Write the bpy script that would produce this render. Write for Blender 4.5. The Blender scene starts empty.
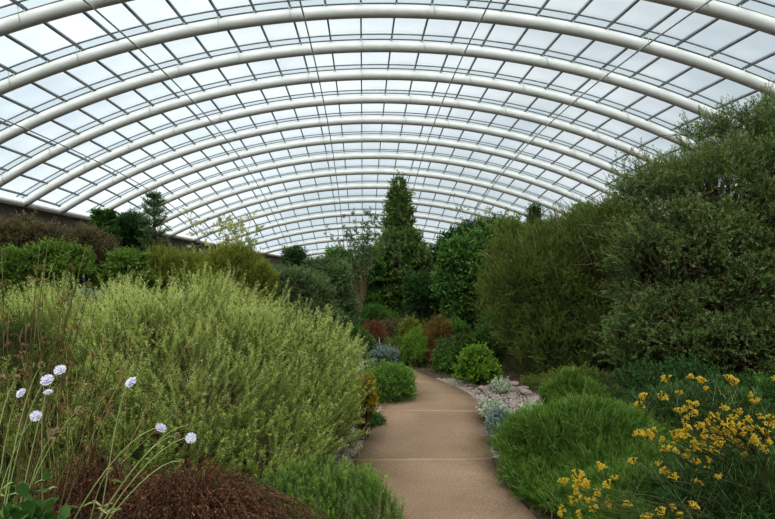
import bpy, math, random
import numpy as np
from mathutils import Vector, Matrix

PI = math.pi
C = bpy.context.scene.collection
F = 600.0; VX, VY = 363.0, 275.0; EYE = 1.7

def at(px, py, Y):
    """world point that lies at depth Y along the given line of sight from eye height"""
    return np.array([(px - VX) / F * Y, Y, EYE + (VY - py) / F * Y])

# ------------------------------------------------------------------ objects
def tag(o, label=None, cat=None, group=None, kind=None):
    if label: o['label'] = label
    if cat: o['category'] = cat
    if group: o['group'] = group
    if kind: o['kind'] = kind
    return o

def thing(name, label, cat, loc=(0, 0, 0), group=None, rotz=0):
    o = bpy.data.objects.new(name, None); C.objects.link(o)
    o.location = loc; o.rotation_euler = (0, 0, rotz); o.empty_display_size = .1
    return tag(o, label, cat, group)

def link(name, me, mat=None, parent=None, loc=None, smooth=False):
    if mat is not None:
        me.materials.clear()
        for m in (mat if isinstance(mat, (list, tuple)) else [mat]): me.materials.append(m)
    if smooth: me.polygons.foreach_set('use_smooth', np.ones(len(me.polygons), bool))
    o = bpy.data.objects.new(name, me); C.objects.link(o)
    if parent: o.parent = parent
    if loc is not None: o.location = loc
    return o

def dup(root, loc, rotz, scale, label, group=None):
    r = root.copy(); C.objects.link(r); r.location = loc; r.rotation_euler = (0, 0, rotz)
    r.scale = scale if hasattr(scale, '__len__') else (scale,) * 3
    r['label'] = label
    if group: r['group'] = group
    for ch in list(root.children):
        c = ch.copy(); C.objects.link(c); c.parent = r
        for g in list(ch.children):
            d = g.copy(); C.objects.link(d); d.parent = c
    return r

def np_mesh(name, V, faces_list, tint=None, midx=None):
    """V (N,3); faces_list: list of (M,k) int arrays; tint (N,2)"""
    me = bpy.data.meshes.new(name)
    V = np.asarray(V, np.float32)
    me.vertices.add(len(V)); me.vertices.foreach_set('co', V.ravel())
    fl = [np.asarray(f, np.int32) for f in faces_list if len(f)]
    loops = np.concatenate([f.ravel() for f in fl])
    tot = np.concatenate([np.full(len(f), f.shape[1], np.int32) for f in fl])
    st = np.concatenate([[0], np.cumsum(tot)[:-1]]).astype(np.int32)
    me.loops.add(len(loops)); me.loops.foreach_set('vertex_index', loops)
    me.polygons.add(len(tot)); me.polygons.foreach_set('loop_start', st); me.polygons.foreach_set('loop_total', tot)
    if midx is not None: me.polygons.foreach_set('material_index', np.asarray(midx, np.int32))
    me.update(calc_edges=True)
    if tint is not None:
        a = me.color_attributes.new('tint', 'FLOAT_COLOR', 'POINT')
        c = np.zeros((len(V), 4), np.float32); c[:, :2] = tint; c[:, 3] = 1
        a.data.foreach_set('color', c.ravel())
    me.validate()
    return me

class MB:
    """collects vertex blocks"""
    def __init__(s): s.V = []; s.F = {}; s.T = []; s.n = 0
    def add(s, V, F, tint=None):
        V = np.asarray(V, float).reshape(-1, 3)
        for f in F:
            f = np.asarray(f)
            if len(f): s.F.setdefault(f.shape[1], []).append(f + s.n)
        s.V.append(V); s.T.append(np.zeros((len(V), 2)) if tint is None else tint); s.n += len(V)
    def mesh(s, name):
        return np_mesh(name, np.concatenate(s.V), [np.concatenate(v) for v in s.F.values()], np.concatenate(s.T))
    def tube(s, pts, r, k=8, cap=True):
        pts = np.asarray(pts, float); n = len(pts)
        r = np.full(n, r, float) if np.isscalar(r) else np.asarray(r, float)
        t = np.gradient(pts, axis=0); t /= np.linalg.norm(t, axis=1)[:, None] + 1e-9
        ref = np.array([0, 0, 1.0]) if abs(t[:, 2]).mean() < .8 else np.array([1.0, 0, 0])
        u = np.cross(t, ref); u /= np.linalg.norm(u, axis=1)[:, None] + 1e-9
        w = np.cross(t, u)
        a = np.arange(k) / k * 2 * PI
        V = pts[:, None] + r[:, None, None] * (np.cos(a)[None, :, None] * u[:, None] + np.sin(a)[None, :, None] * w[:, None])
        i = np.arange(n - 1)[:, None] * k; j = np.arange(k)[None]; j2 = (j + 1) % k
        Fq = np.stack([i + j, i + j2, i + k + j2, i + k + j], -1).reshape(-1, 4)
        F = [Fq]
        if cap: F.append(np.array([list(range(k))[::-1], [(n - 1) * k + q for q in range(k)]]))
        s.add(V.reshape(-1, 3), F)
    def box(s, c, sx, sy, sz, M=None):
        v = np.array([[x, y, z] for x in (-.5, .5) for y in (-.5, .5) for z in (-.5, .5)]) * [sx, sy, sz]
        if M is not None: v = v @ np.asarray(M).T
        f = np.array([[0, 1, 3, 2], [4, 6, 7, 5], [0, 4, 5, 1], [2, 3, 7, 6], [0, 2, 6, 4], [1, 5, 7, 3]])
        s.add(v + np.asarray(c), [f])

def unit(a): return a / (np.linalg.norm(a, axis=-1, keepdims=True) + 1e-9)

# ------------------------------------------------------------------ materials
def s2l(c):
    c = np.array(c, float) / 255
    return tuple(np.where(c <= .04045, c / 12.92, ((c + .055) / 1.055) ** 2.4)) + (1,)

def nt(name):
    m = bpy.data.materials.new(name); m.use_nodes = True
    t = m.node_tree; t.nodes.clear(); return m, t, t.nodes, t.links

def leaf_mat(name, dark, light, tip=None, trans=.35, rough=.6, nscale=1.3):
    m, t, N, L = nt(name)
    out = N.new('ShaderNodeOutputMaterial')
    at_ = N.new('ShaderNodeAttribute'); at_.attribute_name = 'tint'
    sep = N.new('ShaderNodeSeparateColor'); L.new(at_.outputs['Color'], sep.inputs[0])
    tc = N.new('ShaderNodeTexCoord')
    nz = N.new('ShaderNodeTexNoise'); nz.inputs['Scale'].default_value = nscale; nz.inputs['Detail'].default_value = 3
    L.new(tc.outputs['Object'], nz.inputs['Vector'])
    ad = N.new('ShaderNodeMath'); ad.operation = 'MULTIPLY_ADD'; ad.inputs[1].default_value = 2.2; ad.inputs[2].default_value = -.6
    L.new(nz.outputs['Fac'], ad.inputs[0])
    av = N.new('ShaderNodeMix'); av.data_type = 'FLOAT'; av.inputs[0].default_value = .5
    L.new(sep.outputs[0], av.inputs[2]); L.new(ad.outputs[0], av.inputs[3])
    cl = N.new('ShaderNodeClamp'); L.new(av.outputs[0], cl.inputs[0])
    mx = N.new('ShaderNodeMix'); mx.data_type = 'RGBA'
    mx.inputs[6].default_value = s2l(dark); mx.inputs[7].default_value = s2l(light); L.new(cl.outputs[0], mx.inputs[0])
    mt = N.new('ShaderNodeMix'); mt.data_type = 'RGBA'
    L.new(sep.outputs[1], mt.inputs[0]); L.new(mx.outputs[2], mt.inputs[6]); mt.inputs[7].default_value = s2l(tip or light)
    d = N.new('ShaderNodeBsdfPrincipled'); d.inputs['Roughness'].default_value = rough
    d.inputs['Specular IOR Level'].default_value = .25
    L.new(mt.outputs[2], d.inputs['Base Color'])
    tr = N.new('ShaderNodeBsdfTranslucent'); L.new(mt.outputs[2], tr.inputs['Color'])
    ms = N.new('ShaderNodeMixShader'); ms.inputs[0].default_value = trans
    L.new(d.outputs[0], ms.inputs[1]); L.new(tr.outputs[0], ms.inputs[2]); L.new(ms.outputs[0], out.inputs[0])
    return m

def solid_mat(name, c1, c2=None, scale=6, rough=.7, bump=0, metallic=0, detail=4, spec=.4, stops=None):
    m, t, N, L = nt(name)
    out = N.new('ShaderNodeOutputMaterial'); d = N.new('ShaderNodeBsdfPrincipled')
    d.inputs['Roughness'].default_value = rough; d.inputs['Metallic'].default_value = metallic
    d.inputs['Specular IOR Level'].default_value = spec
    tc = N.new('ShaderNodeTexCoord'); nz = N.new('ShaderNodeTexNoise'); nz.inputs['Scale'].default_value = scale; nz.inputs['Detail'].default_value = detail
    L.new(tc.outputs['Object'], nz.inputs['Vector'])
    r = N.new('ShaderNodeValToRGB'); r.color_ramp.elements[0].position = .3; r.color_ramp.elements[1].position = .7
    r.color_ramp.elements[0].color = s2l(c1); r.color_ramp.elements[1].color = s2l(c2 or c1)
    L.new(nz.outputs['Fac'], r.inputs[0]); L.new(r.outputs[0], d.inputs['Base Color'])
    if bump:
        b = N.new('ShaderNodeBump'); b.inputs['Strength'].default_value = bump; b.inputs['Distance'].default_value = .02
        L.new(nz.outputs['Fac'], b.inputs['Height']); L.new(b.outputs[0], d.inputs['Normal'])
    L.new(d.outputs[0], out.inputs[0]); return m

def glass_mat(name, tint, gloss=.08, frost=.0):
    m, t, N, L = nt(name)
    out = N.new('ShaderNodeOutputMaterial')
    tr = N.new('ShaderNodeBsdfTransparent')
    tc = N.new('ShaderNodeTexCoord'); nz = N.new('ShaderNodeTexNoise'); nz.inputs['Scale'].default_value = .22; nz.inputs['Detail'].default_value = 3
    L.new(tc.outputs['Object'], nz.inputs['Vector'])
    mx = N.new('ShaderNodeMix'); mx.data_type = 'RGBA'; L.new(nz.outputs['Fac'], mx.inputs[0])
    mx.inputs[6].default_value = (*[v * .93 for v in tint], 1); mx.inputs[7].default_value = (*tint, 1)
    L.new(mx.outputs[2], tr.inputs[0])
    g = N.new('ShaderNodeBsdfGlossy'); g.inputs['Roughness'].default_value = .12
    ms = N.new('ShaderNodeMixShader'); ms.inputs[0].default_value = gloss
    L.new(tr.outputs[0], ms.inputs[1]); L.new(g.outputs[0], ms.inputs[2])
    last = ms
    if frost:
        d = N.new('ShaderNodeBsdfTranslucent'); d.inputs[0].default_value = (.7, .74, .76, 1)
        m2 = N.new('ShaderNodeMixShader'); m2.inputs[0].default_value = frost
        L.new(ms.outputs[0], m2.inputs[1]); L.new(d.outputs[0], m2.inputs[2]); last = m2
    L.new(last.outputs[0], out.inputs[0]); return m

M_tube = solid_mat('white_painted_steel', (206, 209, 204), (217, 219, 215), 1.2, .45)
M_bar = solid_mat('dark_glazing_bar', (104, 109, 110), (128, 132, 134), 3, .5)
M_rod = solid_mat('grey_steel_rod', (176, 178, 178), (192, 194, 194), 3, .5)
M_eave = solid_mat('eave_white', (238, 238, 234), (246, 246, 242), 2, .6)
M_glass = glass_mat('roof_glass', (.95, .975, .985))
M_band = glass_mat('gutter_glazing', (.60, .66, .68), .1, .3)
M_wall = solid_mat('earthy_concrete', (66, 60, 52), (88, 80, 70), 1.2, .9, .3)
M_bark = solid_mat('bark_brown', (62, 48, 36), (96, 78, 60), 14, .9, .4)
M_twig = solid_mat('twig_grey', (96, 84, 64), (136, 122, 98), 18, .9, .2)
M_pale = solid_mat('pale_bark', (150, 142, 124), (182, 172, 154), 9, .8, .3)
M_green_stem = solid_mat('green_stem', (128, 140, 84), (154, 164, 108), 12, .6)

# ------------------------------------------------------------------ terrain
PL = np.array([(-.12, -6), (-.12, 0), (-.12, 4.1), (-.15, 5.0), (-.06, 5.74), (.11, 6.5), (.2, 7.2), (.3, 8.2), (.34, 9.2), (.15, 10.0), (-.35, 10.5), (-1.2, 10.9), (-3.4, 11.1)])
PR = np.array([(1.3, -6), (1.3, 0), (1.22, 4.1), (1.13, 4.72), (1.15, 5.4), (1.31, 6.2), (1.45, 7.2), (1.55, 8.3), (1.40, 9.1), (1.14, 9.8), (.8, 10.9), (.3, 11.7), (-.7, 12.1), (-3.3, 12.3)])
def smooth_line(P, n=90):
    d = np.concatenate([[0], np.cumsum(np.linalg.norm(np.diff(P, axis=0), axis=1))]); d /= d[-1]
    u = np.linspace(0, 1, n); Q = np.stack([np.interp(u, d, P[:, 0]), np.interp(u, d, P[:, 1])], 1)
    for _ in range(3): Q[1:-1] = (Q[:-2] + 2 * Q[1:-1] + Q[2:]) / 4
    return Q
QL, QR = smooth_line(PL), smooth_line(PR)
QC = (QL + QR) / 2
def ground(x, y):
    x = np.asarray(x, float); y = np.asarray(y, float)
    d = np.full(np.broadcast(x, y).shape, 1e9)
    for cx, cy in QC[::2]: d = np.minimum(d, np.hypot(x - cx, y - cy))
    s = np.clip((d - .95) / 3.5, 0, 1); s = s * s * (3 - 2 * s)
    b = .03 * np.sin(x * 2.1 + 1) * np.cos(y * 1.7) + .02 * np.sin(x * 5 + y * 4)
    return s * (.22 + b) - .015 * (d < .95)
def gz(x, y): return float(ground(np.array([x]), np.array([y]))[0])

# ground mesh: fine grid near, coarse far
def make_floor():
    xs = np.unique(np.concatenate([np.linspace(-24, 26, 51), np.linspace(-5, 6, 90)]))
    ys = np.unique(np.concatenate([np.linspace(-16, 86, 103), np.linspace(1, 15, 110)]))
    X, Y = np.meshgrid(xs, ys); Z = ground(X, Y)
    V = np.stack([X, Y, Z], -1).reshape(-1, 3); nx = len(xs)
    i, j = np.meshgrid(np.arange(nx - 1), np.arange(len(ys) - 1)); a = (j * nx + i).ravel()
    F_ = np.stack([a, a + 1, a + nx + 1, a + nx], 1)
    m = solid_mat('mulch_soil', (46, 36, 27), (92, 76, 58), 9, .95, .6, detail=8)
    o = link('floor', np_mesh('floor', V, [F_]), m, smooth=True); tag(o, kind='structure')
make_floor()

def path_mat():
    m, t, N, L = nt('bound_gravel_path')
    out = N.new('ShaderNodeOutputMaterial'); d = N.new('ShaderNodeBsdfPrincipled'); d.inputs['Roughness'].default_value = .85
    d.inputs['Specular IOR Level'].default_value = .2
    tc = N.new('ShaderNodeTexCoord')
    n1 = N.new('ShaderNodeTexNoise'); n1.inputs['Scale'].default_value = 1.1; n1.inputs['Detail'].default_value = 4
    n2 = N.new('ShaderNodeTexNoise'); n2.inputs['Scale'].default_value = 70; n2.inputs['Detail'].default_value = 3
    L.new(tc.outputs['Object'], n1.inputs[0]); L.new(tc.outputs['Object'], n2.inputs[0])
    r = N.new('ShaderNodeValToRGB'); r.color_ramp.elements[0].position = .32; r.color_ramp.elements[1].position = .68
    r.color_ramp.elements[0].color = s2l((134, 113, 93)); r.color_ramp.elements[1].color = s2l((160, 137, 115))
    L.new(n1.outputs[0], r.inputs[0])
    r2 = N.new('ShaderNodeValToRGB'); r2.color_ramp.elements[0].position = .3; r2.color_ramp.elements[1].position = .7
    r2.color_ramp.elements[0].color = (.62, .62, .62, 1); r2.color_ramp.elements[1].color = (1.15, 1.12, 1.1, 1)
    L.new(n2.outputs[0], r2.inputs[0])
    mx = N.new('ShaderNodeMix'); mx.data_type = 'RGBA'; mx.blend_type = 'MULTIPLY'; mx.inputs[0].default_value = 1
    L.new(r.outputs[0], mx.inputs[6]); L.new(r2.outputs[0], mx.inputs[7])
    L.new(mx.outputs[2], d.inputs['Base Color'])
    b = N.new('ShaderNodeBump'); b.inputs['Strength'].default_value = .35; b.inputs['Distance'].default_value = .01
    L.new(n2.outputs[0], b.inputs['Height']); L.new(b.outputs[0], d.inputs['Normal'])
    L.new(d.outputs[0], out.inputs[0]); return m
def make_path():
    n = len(QL); mb = MB()
    rows = []
    for k, u in enumerate([0, 0, .25, .5, .75, 1, 1]):
        P = QL * (1 - u) + QR * u
        z = -.05 if k in (0, 6) else .02 + .008 * math.sin(PI * u)
        rows.append(np.column_stack([P, np.full(n, z)]))
    V = np.stack(rows, 1).reshape(-1, 3); i, j = np.meshgrid(np.arange(6), np.arange(n - 1)); a = (j * 7 + i).ravel()
    o = link('path', np_mesh('path', V, [np.stack([a, a + 1, a + 8, a + 7], 1)]), path_mat()); tag(o, kind='structure')
    # paler joint strips set across the path
    for k, yy in enumerate((5.35, 7.35)):
        iL = np.argmin(abs(QL[:, 1] - yy)); iR = np.argmin(abs(QR[:, 1] - yy - .05))
        mb = MB(); a, b = QL[iL], QR[iR]
        V = [[*a, .0285], [*b, .0285], [b[0], b[1] + .05, .0285], [a[0], a[1] + .05, .0285]]
        V = np.array(V); mid = V.mean(0)
        d_ = np.concatenate([V, V - [0, 0, .02]])
        mb.add(d_ + [0, 0, .004], [np.array([[0, 1, 2, 3], [7, 6, 5, 4], [0, 4, 5, 1], [1, 5, 6, 2], [2, 6, 7, 3], [3, 7, 4, 0]])])
        o = link('path_joint', mb.mesh('joint'), solid_mat('joint_pale', (152, 132, 108), (162, 142, 118), 20, .9)); tag(o, kind='structure')
make_path()

# ------------------------------------------------------------------ roof of the glasshouse
U = 1 / 150.; S = 4.0; AX = .87
def A_(t): return (1600 - 8.5 * (t - 7.5) ** 2) * U
def E_(t): return (640 - (2.7 if t > 8.5 else 1.0) * (t - 8.5) ** 2) * U
def H_(t): return (3190 * math.sqrt(max(1 - ((t - 8.5) / 12.) ** 2, 1e-4)) if t > 8.5 else (3190 + 18 * (8.5 - t)) * math.sqrt(1 - ((8.5 - t) / 16.) ** 4)) * U
def arc(t):
    a, e, h = A_(t), E_(t), H_(t); dr = max(a - e, .05)
    R = (h * h + dr * dr) / (2 * dr); return R, a - R + EYE, math.asin(min(h / R, 1))
def arc_pt(t, s, off=0, y=None):
    R, zc, th = arc(t); q = s / R
    return np.array([AX + (R + off) * math.sin(q), t * S if y is None else y, zc + (R + off) * math.cos(q)])
TS = list(range(-2, 21))
OFFG = .50
HANG = []
for n, t in enumerate(TS):
    R, zc, th = arc(t)
    ss = np.linspace(-R * th, R * th, 81)
    mb = MB(); mb.tube([arc_pt(t, s) for s in ss], .245, 20)
    # brackets that carry the glazing above the tube
    for k in range(-30, 31):
        s = (-142 + 212 * k) * U
        if abs(s) < R * th - .1:
            p, q = arc_pt(t, s, .2), arc_pt(t, s, OFFG - .04)
            mb.tube([p, q], .035, 6)
            if k % 2 == 0 and 4 <= t <= 16 and random.Random(t * 77 + k).random() < .42: HANG.append((t, s))
    o = link('trim_%d' % (n + 1), mb.mesh('arch'), M_tube, smooth=False); tag(o, kind='structure')
    me = o.data; me.polygons.foreach_set('use_smooth', np.ones(len(me.polygons), bool)); 
# glazed bays between arches
EXT = [-3.2] + TS + [20.45]
for n in range(len(EXT) - 1):
    t0, t1 = EXT[n], EXT[n + 1]
    R0, z0, a0 = arc(t0); R1, z1, a1 = arc(t1)
    u = np.linspace(-1, 1, 49)
    P0 = [arc_pt(t0, q * R0 * a0, OFFG) for q in u]; P1 = [arc_pt(t1, q * R1 * a1, OFFG) for q in u]
    V = np.array(P0 + P1); i = np.arange(48)
    w = link('window_%d' % (n + 1), np_mesh('glass', V, [np.stack([i, i + 1, i + 50, i + 49], 1)]), M_glass, smooth=True)
    tag(w, kind='structure')
    mb = MB()
    for k in range(-30, 31):
        s = (-142 + 212 * k) * U
        lim0, lim1 = R0 * a0, R1 * a1
        if abs(s) >= max(lim0, lim1) - .1: continue
        f0, f1 = 0., 1.
        if abs(s) > lim0: f0 = (abs(s) - lim0) / (lim1 - lim0)
        if abs(s) > lim1: f1 = 1 - (abs(s) - lim1) / (lim0 - lim1)
        ta, tb = t0 + (t1 - t0) * f0, t0 + (t1 - t0) * f1
        if tb - ta < .05: continue
        p = arc_pt(ta, s, OFFG - .06); q = arc_pt(tb, s, OFFG - .06)
        d = q - p; l = np.linalg.norm(d); d /= l
        R, zc, th = arc((ta + tb) / 2); nrm = np.array([math.sin(s / R), 0, math.cos(s / R)])
        sd = unit(np.cross(d, nrm)); nn = np.cross(sd, d)
        mb.box((p + q) / 2, .07, l, .13, np.column_stack([sd, d, nn]))
    link('glazing_bar', mb.mesh('bars'), M_bar, w)
    if t0 in TS:
        # gutter strip over the arch: grey glazing between two dark rails
        mb = MB(); ss = np.linspace(-R0 * a0, R0 * a0, 65)
        for yo in (-.30, .30):
            mb.tube([arc_pt(t0, s, OFFG - .03, y=t0 * S + yo) for s in ss], .035, 6)
        link('glazing_rail', mb.mesh('rails'), M_bar, w)
        Va = [arc_pt(t0, s, OFFG - .02, y=t0 * S - .28) for s in ss]; Vb = [arc_pt(t0, s, OFFG - .02, y=t0 * S + .28) for s in ss]
        i = np.arange(64)
        link('gutter_pane', np_mesh('gp', np.array(Va + Vb), [np.stack([i, i + 1, i + 66, i + 65], 1)]), M_band, w, smooth=True)
# longitudinal tie rods
for n, X in enumerate((-2480, -1480, -480, 570, 1530, 2520)):
    pts = []
    for t in np.arange(-2, 20.01, .5):
        R, zc, th = arc(t)
        x = X * U
        if abs(x) < H_(t) - .1 and abs(x) < R * .95: pts.append(arc_pt(t, R * math.asin(x / R), -.28))
    mb = MB(); mb.tube(pts, .032, 8)
    o = link('trim_%d' % (len(TS) + 1 + n), mb.mesh('rod'), M_rod, smooth=True); tag(o, kind='structure')
# eave beam and perimeter wall
per = []
for t in np.concatenate([np.linspace(-3.2, 20.45, 70)]): per.append((AX - H_(t), t * S, E_(t) + EYE))
left = per; right = [(2 * AX - x, y, z) for x, y, z in per]
def eave(pts, name):
    mb = MB(); P = np.array(pts)
    prof = [(-.1, -.2), (.05, -.2), (.22, -.08), (.22, .1), (.1, .14), (-.1, .14)]
    k = len(prof); V = []
    tt = unit(np.gradient(P, axis=0)); nn = np.stack([tt[:, 1], -tt[:, 0], 0 * tt[:, 0]], 1)
    nn *= np.sign((AX - P[:, 0])[:, None] * nn[:, :1] + 1e-6)
    for p, q in zip(P, nn):
        for a, b in prof: V.append(p + q * a + [0, 0, b])
    n = len(P); i, j = np.meshgrid(np.arange(k), np.arange(n - 1)); i = i.ravel(); j = j.ravel()
    mb.add(V, [np.stack([j * k + i, j * k + (i + 1) % k, (j + 1) * k + (i + 1) % k, (j + 1) * k + i], 1)])
    o = link(name, mb.mesh(name), M_eave); tag(o, kind='structure')
eave(left, 'trim_30'); eave(right, 'trim_31')
def wall(pts, name, th=.3):
    P = np.array(pts); V = []
    c = np.array([AX, 34.]); o_ = unit(P[:, :2] - c)
    for p, q in zip(P, o_):
        V += [(p[0], p[1], -.3), (p[0], p[1], p[2] - .12), (p[0] + q[0] * th, p[1] + q[1] * th, p[2] - .12), (p[0] + q[0] * th, p[1] + q[1] * th, -.3)]
    n = len(P); i, j = np.meshgrid(np.arange(4), np.arange(n - 1)); i = i.ravel(); j = j.ravel()
    o = link(name, np_mesh(name, V, [np.stack([j * 4 + i, j * 4 + (i + 1) % 4, (j + 1) * 4 + (i + 1) % 4, (j + 1) * 4 + i], 1)]), M_wall)
    tag(o, kind='structure')
wall(left, 'wall_left'); wall(right, 'wall_right')
for nm, p, q, tr in (('wall_far', left[-1], right[-1], 20.45), ('wall_back', left[0], right[0], -3.2)):
    pts = [p] + [(x, p[1], p[2]) for x in np.linspace(p[0], q[0], 9)[1:-1]] + [q]
    wall(pts, nm)
    # glazed end gable between wall and last arc
    R, zc, th = arc(tr); ss = np.linspace(-R * th, R * th, 33)
    top = np.array([arc_pt(tr, s, OFFG) for s in ss]); bot = top.copy(); bot[:, 2] = p[2] - .12
    i = np.arange(32)
    o = link('window_30' if 'far' in nm else 'window_31', np_mesh('gable', np.concatenate([top, bot]), [np.stack([i, i + 1, i + 34, i + 33], 1)]), M_glass); tag(o, kind='structure')
# thin rods hanging beside the arches
rm = MB(); rm.tube([(0, 0, 0), (.03, 0, -.3), (.09, 0, -.65)], .013, 6); rod_me = rm.mesh('hanging_rod')
for t, s in HANG:
    p = arc_pt(t, s, OFFG - .12, y=t * S - .36)
    o = link('hanging_rod', rod_me, M_rod, loc=p)
    tag(o, 'thin short metal rod hanging from a glazing bar beside a white roof arch', 'rod', 'rods hanging from the roof glazing')

# ------------------------------------------------------------------ plant generators
def rng_of(seed): return np.random.default_rng(seed)

def leaf_quads(P, D, L_, W_, rng, tint, hexa=False, droop=0.):
    """one small leaf per row: diamond, or six-cornered blade folded along its rib"""
    n = len(P); side = unit(np.cross(D, rng.normal(size=(n, 3)))); up = np.cross(side, D)
    L_ = L_[:, None]; W_ = W_[:, None]
    if not hexa:
        V = np.stack([P, P + D * L_ * .45 + side * W_ * .5, P + D * L_ - np.array([0, 0, 1]) * droop * L_, P + D * L_ * .45 - side * W_ * .5], 1)
        F_ = np.arange(n * 4).reshape(n, 4); k = 4
        Fs = [F_]
    else:
        m1 = P + D * L_ * .5 - up * W_ * .12
        tp = P + D * L_ - np.array([0, 0, 1]) * droop * L_
        V = np.stack([P, P + D * L_ * .3 + side * W_ * .45 + up * W_ * .1, P + D * L_ * .7 + side * W_ * .4 + up * W_ * .08, tp,
                      P + D * L_ * .7 - side * W_ * .4 + up * W_ * .08, P + D * L_ * .3 - side * W_ * .45 + up * W_ * .1], 1)
        b = np.arange(n)[:, None] * 6; k = 6
        Fs = [np.concatenate([b + [0, 1, 2, 3], b + [0, 3, 4, 5]])]
    return V.reshape(-1, 3), Fs, np.repeat(tint, k, axis=0)

def shoots_mesh(B, D, Ls, rng, nl=24, ll=.03, lw=.006, ang=50, droop=0., curve=.0, tiptint=.35, start=.1, hexa=False, jit=.25, tipclose=.6, thin_tip=0, mb=None, leafdroop=0., shoot_tone=None):
    """leaves spiralled round shoot axes. B,D (N,3), Ls (N,)"""
    N_ = len(B); k = np.arange(nl)
    t = start + (1 - start) * (k + .5) / nl
    a0 = rng.random(N_) * 2 * PI
    u = unit(np.cross(D, rng.normal(size=(N_, 3)))); w = np.cross(D, u)
    T = t[None, :, None]
    pos = B[:, None] + D[:, None] * Ls[:, None, None] * T + np.array([0, 0, 1]) * (curve * Ls)[:, None, None] * T ** 2 - np.array([0, 0, 1]) * (droop * Ls)[:, None, None] * T ** 2
    ax = unit(D[:, None] + np.array([0, 0, 2.]) * (curve - droop) * T)
    phi = a0[:, None] + k[None] * 2.39996
    rad = np.cos(phi)[..., None] * u[:, None] + np.sin(phi)[..., None] * w[:, None]
    al = np.radians(ang) * (1 - (1 - tipclose) * t ** 2)[None, :, None]
    d = unit(ax * np.cos(al) + rad * np.sin(al) + rng.normal(size=pos.shape) * jit * .6)
    L_ = ll * (.7 + .6 * rng.random((N_, nl))) * (1 - thin_tip * t[None])
    W_ = lw * (.75 + .5 * rng.random((N_, nl)))
    sh = rng.random((N_, 1)) * .5 if shoot_tone is None else np.clip(np.asarray(shoot_tone)[:, None] * .5 + rng.normal(size=(N_, 1)) * .08, 0, .6)
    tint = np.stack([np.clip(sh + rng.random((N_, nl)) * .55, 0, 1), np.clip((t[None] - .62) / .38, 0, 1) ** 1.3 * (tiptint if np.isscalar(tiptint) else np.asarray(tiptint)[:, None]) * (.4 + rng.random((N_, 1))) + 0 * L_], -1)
    V, Fs, T2 = leaf_quads(pos.reshape(-1, 3), d.reshape(-1, 3), L_.ravel(), W_.ravel(), rng, tint.reshape(-1, 2), hexa, leafdroop)
    mb = mb or MB(); mb.add(V, Fs, T2); return mb

def twigs(mb, B, T, r):
    """thin three-sided stems from B to T"""
    n = len(B); d = unit(T - B); u = unit(np.cross(d, np.array([.3, .2, 1.]) + 0 * d)); w = np.cross(d, u)
    r = np.full(n, r) if np.isscalar(r) else r
    V = []
    for P, q in ((B, 1.), (T, .45)):
        for a in (0, 2.1, 4.2): V.append(P + (r * q)[:, None] * (math.cos(a) * u + math.sin(a) * w))
    V = np.stack(V, 1).reshape(-1, 3); b = np.arange(n)[:, None] * 6
    mb.add(V, [np.concatenate([b + [0, 1, 4, 3], b + [1, 2, 5, 4], b + [2, 0, 3, 5]])])

def lobes_auto(rx, ry, rz, cz, k, rng, small=.42, main=.78):
    """a main ellipsoid with k smaller bulges over it"""
    Lb = [(np.array([0, 0, cz]), np.array([rx, ry, rz]) * main)]
    for i in range(k):
        z = rng.uniform(-.35, 1); a = i * 2.4 + rng.uniform(-.4, .4); q = math.sqrt(max(0, 1 - z * z))
        d = np.array([q * math.cos(a), q * math.sin(a), z])
        f = small * rng.uniform(.75, 1.25)
        Lb.append((np.array([0, 0, cz]) + d * np.array([rx, ry, rz]) * (1 - f * .95), np.array([rx, ry, rz]) * f))
    return Lb

def crown_points(lobes, n, rng, inner=.62, lump=.12, zmin=-.5):
    w = np.array([np.prod(r) ** (2 / 3) for c, r in lobes]); w /= w.sum()
    idx = rng.choice(len(lobes), n * 2, p=w)
    Cc = np.array([c for c, r in lobes])[idx]; Rr = np.array([r for c, r in lobes])[idx]
    d = unit(rng.normal(size=(n * 2, 3))); 
    d[:, 2] = np.where(d[:, 2] < zmin, -d[:, 2] * .5, d[:, 2]); d = unit(d)
    rr = inner + (1 - inner) * np.sqrt(rng.random(n * 2))
    ph = d * 4 + idx[:, None] * 1.7
    rr = rr * (1 + lump * (np.sin(ph[:, 0] * 1.7) * np.cos(ph[:, 1] * 1.3 + 1) + .5 * np.sin(ph[:, 2] * 3.1)))
    P = Cc + d * Rr * rr[:, None]; Nn = unit(d / Rr)
    keep = np.ones(len(P), bool)
    for j, (c, r) in enumerate(lobes):
        q = np.linalg.norm((P - c) / r, axis=1); keep &= ~((q < .66) & (idx != j))
    P, Nn = P[keep][:n], Nn[keep][:n]
    return P, Nn

def branches(mb, lobes, rng, r0=.04, base=(0, 0, 0), k=6, extra=2):
    base = np.array(base, float)
    for c, r in lobes:
        for e in range(extra):
            tgt = c + unit(rng.normal(size=3)) * r * .45 * (e > 0)
            mid = base * .5 + tgt * .5 + np.array([(base[0] - tgt[0]) * .15, (base[1] - tgt[1]) * .15, abs(tgt[2]) * .05]) + rng.normal(size=3) * .04 * abs(tgt[2])
            u = np.linspace(0, 1, 8)[:, None]
            b0 = base + np.append(rng.normal(size=2) * r0 * .7, -.05)
            pts = b0 * (1 - u) ** 2 + 2 * mid * u * (1 - u) + tgt * u ** 2
            pts += rng.normal(size=pts.shape) * .012 * np.linalg.norm(tgt - base)
            mb.tube(pts, np.linspace(r0, r0 * .3, 8) * (1 if e == 0 else .6), 6)

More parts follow.
